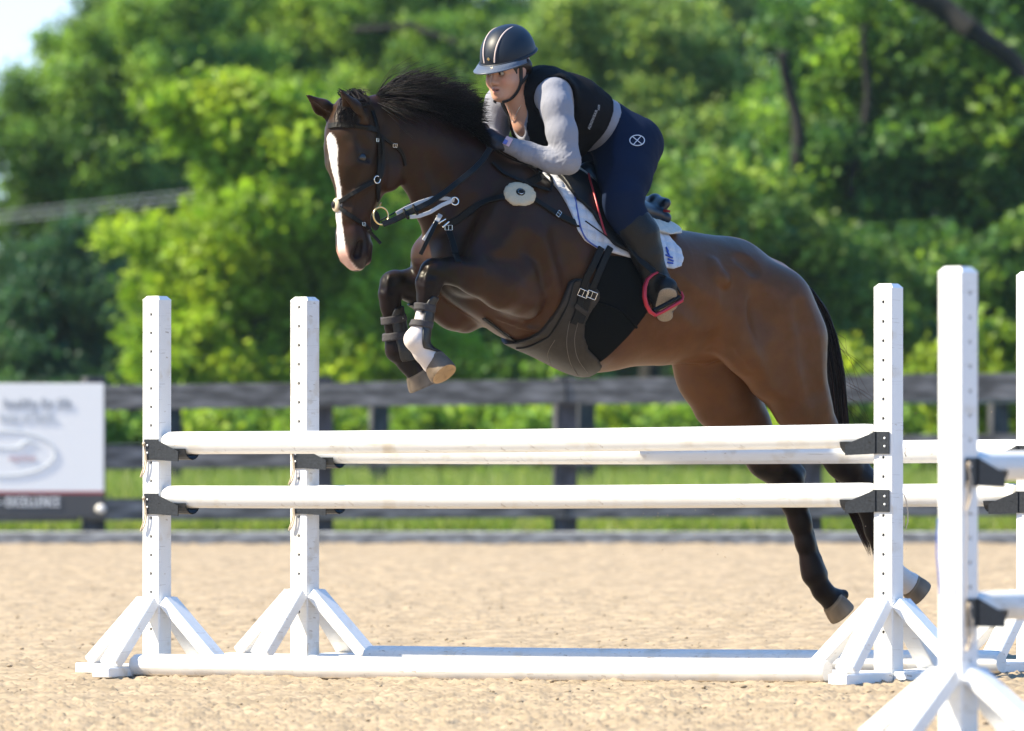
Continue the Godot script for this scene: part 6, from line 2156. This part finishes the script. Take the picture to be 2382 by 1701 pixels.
		so.append(Limb.new(heel + down * 0.03, heel + ax * 0.02 + down * 0.034, 0.034, 0.032, 0.01, down, 2.2))
		skin_mesh(so, 0.004, 0.0, ob, "sole", M.sole)
	# ------ gloves
	var near_hand := []
	fingers(near_hand, hp(1180, 337, 0.12), hp(1146, 318, 0.085), lat * -0.75 + Vector3(-0.1, 0.66, 0.0), (Vector3(-0.25, -0.75, 0.0) + lat * -0.6).normalized(), 0.012)
	var go := skin_mesh(near_hand, 0.0038, 0.0022, o, "glove", M.glove)
	var patch := MB.new()
	var pn := (Vector3(0.1, 0.35, 0.9)).normalized()
	patch.strap(PackedVector3Array([hp(1176, 338, 0.162), hp(1186, 320, 0.158)]), PackedVector3Array([pn, pn]), 0.03, 0.002)
	obj(patch, "flag_patch", mat(lin(0.5, 0.35, 0.4), 0.7), go)
	var canton := MB.new()
	canton.strap(PackedVector3Array([hp(1173, 335, 0.166), hp(1178, 326, 0.164)]), PackedVector3Array([pn, pn]), 0.016, 0.003)
	obj(canton, "flag_canton", mat(lin(0.1, 0.13, 0.4), 0.7), go)
	var far_hand := []
	fingers(far_hand, hp(1136, 318, -0.05), hp(1124, 300, 0.0), Vector3(0.2, 0.3, -0.9).normalized(), Vector3(-0.8, -0.6, 0.1).normalized(), 0.012)
	skin_mesh(far_hand, 0.004, 0.0022, o, "glove", M.glove)
	log_time("rider clothes")
	var hn := []
	hn.append_array(head); hn.append_array(neck)
	make_helmet(o, hn)
	# ------ hair at the temples and nape
	var hair_l := []
	for s: float in [-1.0, 1.0]:
		hair_l.append(Limb.new(rhp(0.058 * s, 0.034, 0.05), rhp(0.068 * s, -0.004, 0.03), 0.014, 0.007, 0.02))
		hair_l.append(Limb.new(rhp(0.066 * s, 0.03, 0.02), rhp(0.07 * s, 0.03, -0.03), 0.016, 0.02, 0.02))
		hair_l.append(Limb.new(rhp(0.06 * s, 0.02, -0.04), rhp(0.02 * s, -0.03, -0.085), 0.03, 0.03, 0.03))
	hair_l.append(Limb.new(rhp(0, -0.035, -0.09), rhp(0, -0.06, -0.1), 0.035, 0.028, 0.03))
	skin_mesh(hair_l, 0.005, 0.0, o, "hair", M.brown_hair)
	# ------ necklace, waistband, emblem, vest lettering
	var clothes := []
	for l: Limb in with_head: clothes.append(l)
	var nl := lay(clothes, [Vector2(1182, 246), Vector2(1188, 270), Vector2(1194, 282), Vector2(1203, 262), Vector2(1212, 244)], 0.9, 0.002, 4)
	var chain_m := MB.new()
	if nl[0].size() > 2: chain_m.tube(nl[0], 0.0016, 5)
	obj(chain_m, "necklace", M.steel, o)
	var grown := []
	for l: Limb in lower: grown.append(Limb.new(l.a, l.b, l.ra + 0.011, l.rb + 0.011, l.k, l.u, l.q))
	var em := MB.new()
	var ring := []
	for k in 21:
		var g := TAU * k / 20
		ring.append(Vector2(1482 + 17 * cos(g), 327 + 12 * sin(g)).rotated(0.0))
	var el := lay(grown, ring, 0.9, 0.0015, 2)
	if el[0].size() > 2: em.tube(el[0], 0.0022, 5)
	for q: Array in [[1472, 319, 1492, 335], [1474, 336, 1490, 318]]:
		var xl := lay(grown, [Vector2(q[0], q[1]), Vector2(q[2], q[3])], 0.9, 0.0015, 5)
		if xl[0].size() > 1: em.tube(xl[0], 0.002, 5)
	obj(em, "white_emblem", mat(lin(0.6, 0.62, 0.68), 0.6), o)
	var vg := []
	for l: Limb in torso: vg.append(Limb.new(l.a, l.b, l.ra + 0.025, l.rb + 0.025, l.k, l.u, l.q))
	var letters := [["AIROWEAR", 1378, 278, 0.017], ["AIR", 1392, 250, 0.014]]
	for q: Array in letters:
		var h := cast(vg, q[1], q[2], 0.9)
		if h.is_empty(): continue
		var n: Vector3 = h[1]
		var right: Vector3 = (Vector3(0.28, 0.95, 0.0) - n * n.dot(Vector3(0.28, 0.95, 0.0))).normalized()
		text(q[0], q[3], h[0] + n * 0.003, mat(lin(0.24, 0.25, 0.27), 0.6), "lettering", o, 0.003, "Droid Sans", true, Basis(right, n.cross(right), n), 0)
func make_helmet(o: Node3D, head_and_neck: Array) -> void:
	var tip := deg_to_rad(9.0)
	var f := (rh_f * cos(tip) - rh_u * sin(tip)).normalized()
	var u := (rh_u * cos(tip) + rh_f * sin(tip)).normalized()
	var c := rhp(0, 0.062, -0.012)
	var R := Vector3(0.112, 0.134, 0.134)       # across, up, along
	var dome := func(a: float, e: float, grow: float) -> Vector3:     # a round the head from the front, e up from the rim
		var q := pow(cos(e), 0.86)
		var long: float = R.z * (1.0 if cos(a) > 0 else 0.98) + grow
		return c + rh_l * sin(a) * q * (R.x + grow) + f * cos(a) * q * long + u * (sin(e) * (R.y + grow) + 0.012 * (cos(a) - 0.3) * -1.0 * cos(e))
	var b := MB.new()
	var na := 40; var ne := 14
	for e in ne + 1:
		for a in na + 1:
			var ga := TAU * a / na; var ge := PI / 2 * e / ne
			var p: Vector3 = dome.call(ga, ge, 0.0)
			var d := p - c
			var nn := (rh_l * d.dot(rh_l) / (R.x * R.x) + u * (d.dot(u) / (R.y * R.y)) + f * d.dot(f) / (R.z * R.z)).normalized()
			b.vert(p, nn)
	for e in ne:
		for a in na:
			var p := e * (na + 1) + a
			b.tri(p, p + 1, p + na + 2); b.tri(p, p + na + 2, p + na + 1)
	var rim := PackedVector3Array()
	for a in na + 1: rim.append(dome.call(TAU * a / na, 0.0, 0.001))
	b.tube(rim, 0.006, 8, false)
	# inside
	var i0 := b.v.size()
	for a in na + 1: b.vert(dome.call(TAU * a / na, 0.0, -0.004), -u)
	var mid := b.vert(c + u * 0.03, -u)
	for a in na: b.tri(mid, i0 + a + 1, i0 + a)
	var ho := obj(b, "helmet", M.helmet, o)
	# peak
	var pk := MB.new()
	var seg := 24
	var rows := []
	for r in 4:
		var row := []
		for a in seg + 1:
			var g := deg_to_rad(-82.0 + 164.0 * a / seg)
			var t := r / 3.0
			var out := pow(maxf(cos(g * 1.05), 0.0), 0.7)
			var base: Vector3 = dome.call(g, 0.02, 0.0)
			row.append(base + f * out * 0.052 * t + rh_l * sin(g) * 0.012 * t * out - u * (0.016 * t * t + 0.006 * t))
		rows.append(row)
	for r in 3:
		for a in seg:
			pk.quad(rows[r][a], rows[r + 1][a], rows[r + 1][a + 1], rows[r][a + 1])
			var th := u * 0.004
			pk.quad(rows[r][a + 1] - th, rows[r + 1][a + 1] - th, rows[r + 1][a] - th, rows[r][a] - th)
	var edge := PackedVector3Array()
	for a in seg + 1: edge.append(rows[3][a] - u * 0.002)
	pk.tube(edge, 0.0036, 6)
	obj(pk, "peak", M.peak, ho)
	for s: float in [-1.0, 1.0]:
		var line := PackedVector3Array()
		for k in 25:
			var g := k / 24.0
			# over the top from front to back at a steady distance from the middle
			var th := lerpf(0.04, PI - 0.15, g)
			var across := 0.026 + 0.016 * sin(th)
			var q := sqrt(maxf(0.0, 1.0 - pow(across / R.x, 2.0)))
			line.append(c + rh_l * s * across + f * cos(th) * R.z * pow(q, 0.9) * 1.012 + u * sin(th) * R.y * q * 1.012)
		var st := MB.new()
		st.tube(line, 0.0032, 6)
		obj(st, "piping", M.piping, ho)
	var bd := MB.new()
	var fp: Vector3 = dome.call(0.0, 0.22, 0.003)
	bd.box(Transform3D(Basis(rh_l, u, f).rotated(f, PI / 4), fp), Vector3(0.012, 0.012, 0.004), 0.001)
	obj(bd, "badge", M.brass, ho)
	# harness
	for w: Array in [[[1206, 140], [1211, 160], [1212, 180], [1208, 200], [1198, 218], [1184, 231], [1168, 236]], [[1240, 146], [1230, 166], [1220, 182], [1211, 194]]]:
		var path := []
		for q: Array in w: path.append(Vector2(q[0], q[1]))
		var hs := MB.new()
		laid_strap(hs, head_and_neck, path, 0.7, 0.015, 0.003, 0.004, 4)
		var l := lay(head_and_neck, path, 0.7, 0.004, 4)
		obj(hs, "harness_strap", M.web, ho)
		var hf := MB.new()
		var p2 := PackedVector3Array(); var n2 := PackedVector3Array()
		for k in l[0].size():
			var off: float = 2.0 * (l[0][k] - rh_c).dot(rh_l)
			p2.append(l[0][k] - rh_l * off); n2.append(l[1][k] - rh_l * (2.0 * l[1][k].dot(rh_l)))
		if p2.size() > 1: hf.strap(p2, n2, 0.015, 0.003)
		obj(hf, "harness_strap", M.web, ho)

func _ready() -> void:
	started = Time.get_ticks_msec()
	rng.seed = 7
	# camera
	var pitch := atan((HORIZON - MID.y) / FOCAL)
	cam_basis = Basis(Vector3.RIGHT, pitch)
	var cam := Camera3D.new()
	cam.name = "camera"
	add_child(cam)
	var at := CameraAttributesPhysical.new()
	at.frustum_focal_length = 17.5 / (MID.y / FOCAL)
	at.exposure_aperture = at.frustum_focal_length / 62.0     # a 62 mm wide lens opening
	at.frustum_focus_distance = 27.7
	at.frustum_near = 0.5
	at.frustum_far = 3000.0
	cam.attributes = at
	cam.transform = Transform3D(cam_basis, Vector3(0, CAM_Y, CAM_Z))
	cam.fov = rad_to_deg(2.0 * atan(MID.y / FOCAL))
	cam.near = 0.5
	cam.far = 3000.0
	cam.current = true
	# sky, sun, exposure
	var env := Environment.new()
	env.background_mode = Environment.BG_SKY
	var sky := ProceduralSkyMaterial.new()
	sky.sky_top_color = Color(0.27, 0.47, 0.70)
	sky.sky_horizon_color = Color(0.74, 0.82, 0.87)
	sky.sky_curve = 0.12
	sky.ground_bottom_color = Color(0.25, 0.24, 0.2)
	sky.ground_horizon_color = Color(0.6, 0.66, 0.68)
	env.sky = Sky.new()
	env.sky.sky_material = sky
	env.background_energy_multiplier = 1.0
	env.tonemap_mode = Environment.TONE_MAPPER_LINEAR
	env.tonemap_exposure = 2.5
	env.fog_enabled = true            # thin summer haze over the far trees
	env.fog_density = 0.00015
	env.fog_light_color = Color(0.8, 0.88, 0.92)
	env.sdfgi_enabled = true
	env.ssao_enabled = true
	env.ssil_enabled = true
	var we := WorldEnvironment.new()
	we.name = "world_environment"
	we.environment = env
	add_child(we)
	var sun := DirectionalLight3D.new()
	sun.name = "sun"
	sun.light_energy = 1.6
	sun.light_color = Color(1.0, 0.955, 0.85)
	sun.light_angular_distance = 0.5
	sun.shadow_enabled = true
	add_child(sun)
	var el := deg_to_rad(43.0)
	var az := deg_to_rad(-5.0)
	sun.look_at_from_position(Vector3.ZERO, Vector3(cos(el) * cos(az), -sin(el), cos(el) * sin(az)), Vector3.UP)
	# the place, then the horse and rider
	make_materials()
	make_sand()
	log_time("sand")
	make_jump()
	make_fence()
	make_banner()
	log_time("jump and fence")
	make_trees()
	make_grass()
	make_wires()
	log_time("trees")
	var horse := make_horse()
	make_spray()
	make_tack()
	log_time("tack")
	make_rider()
	log_time("rider")
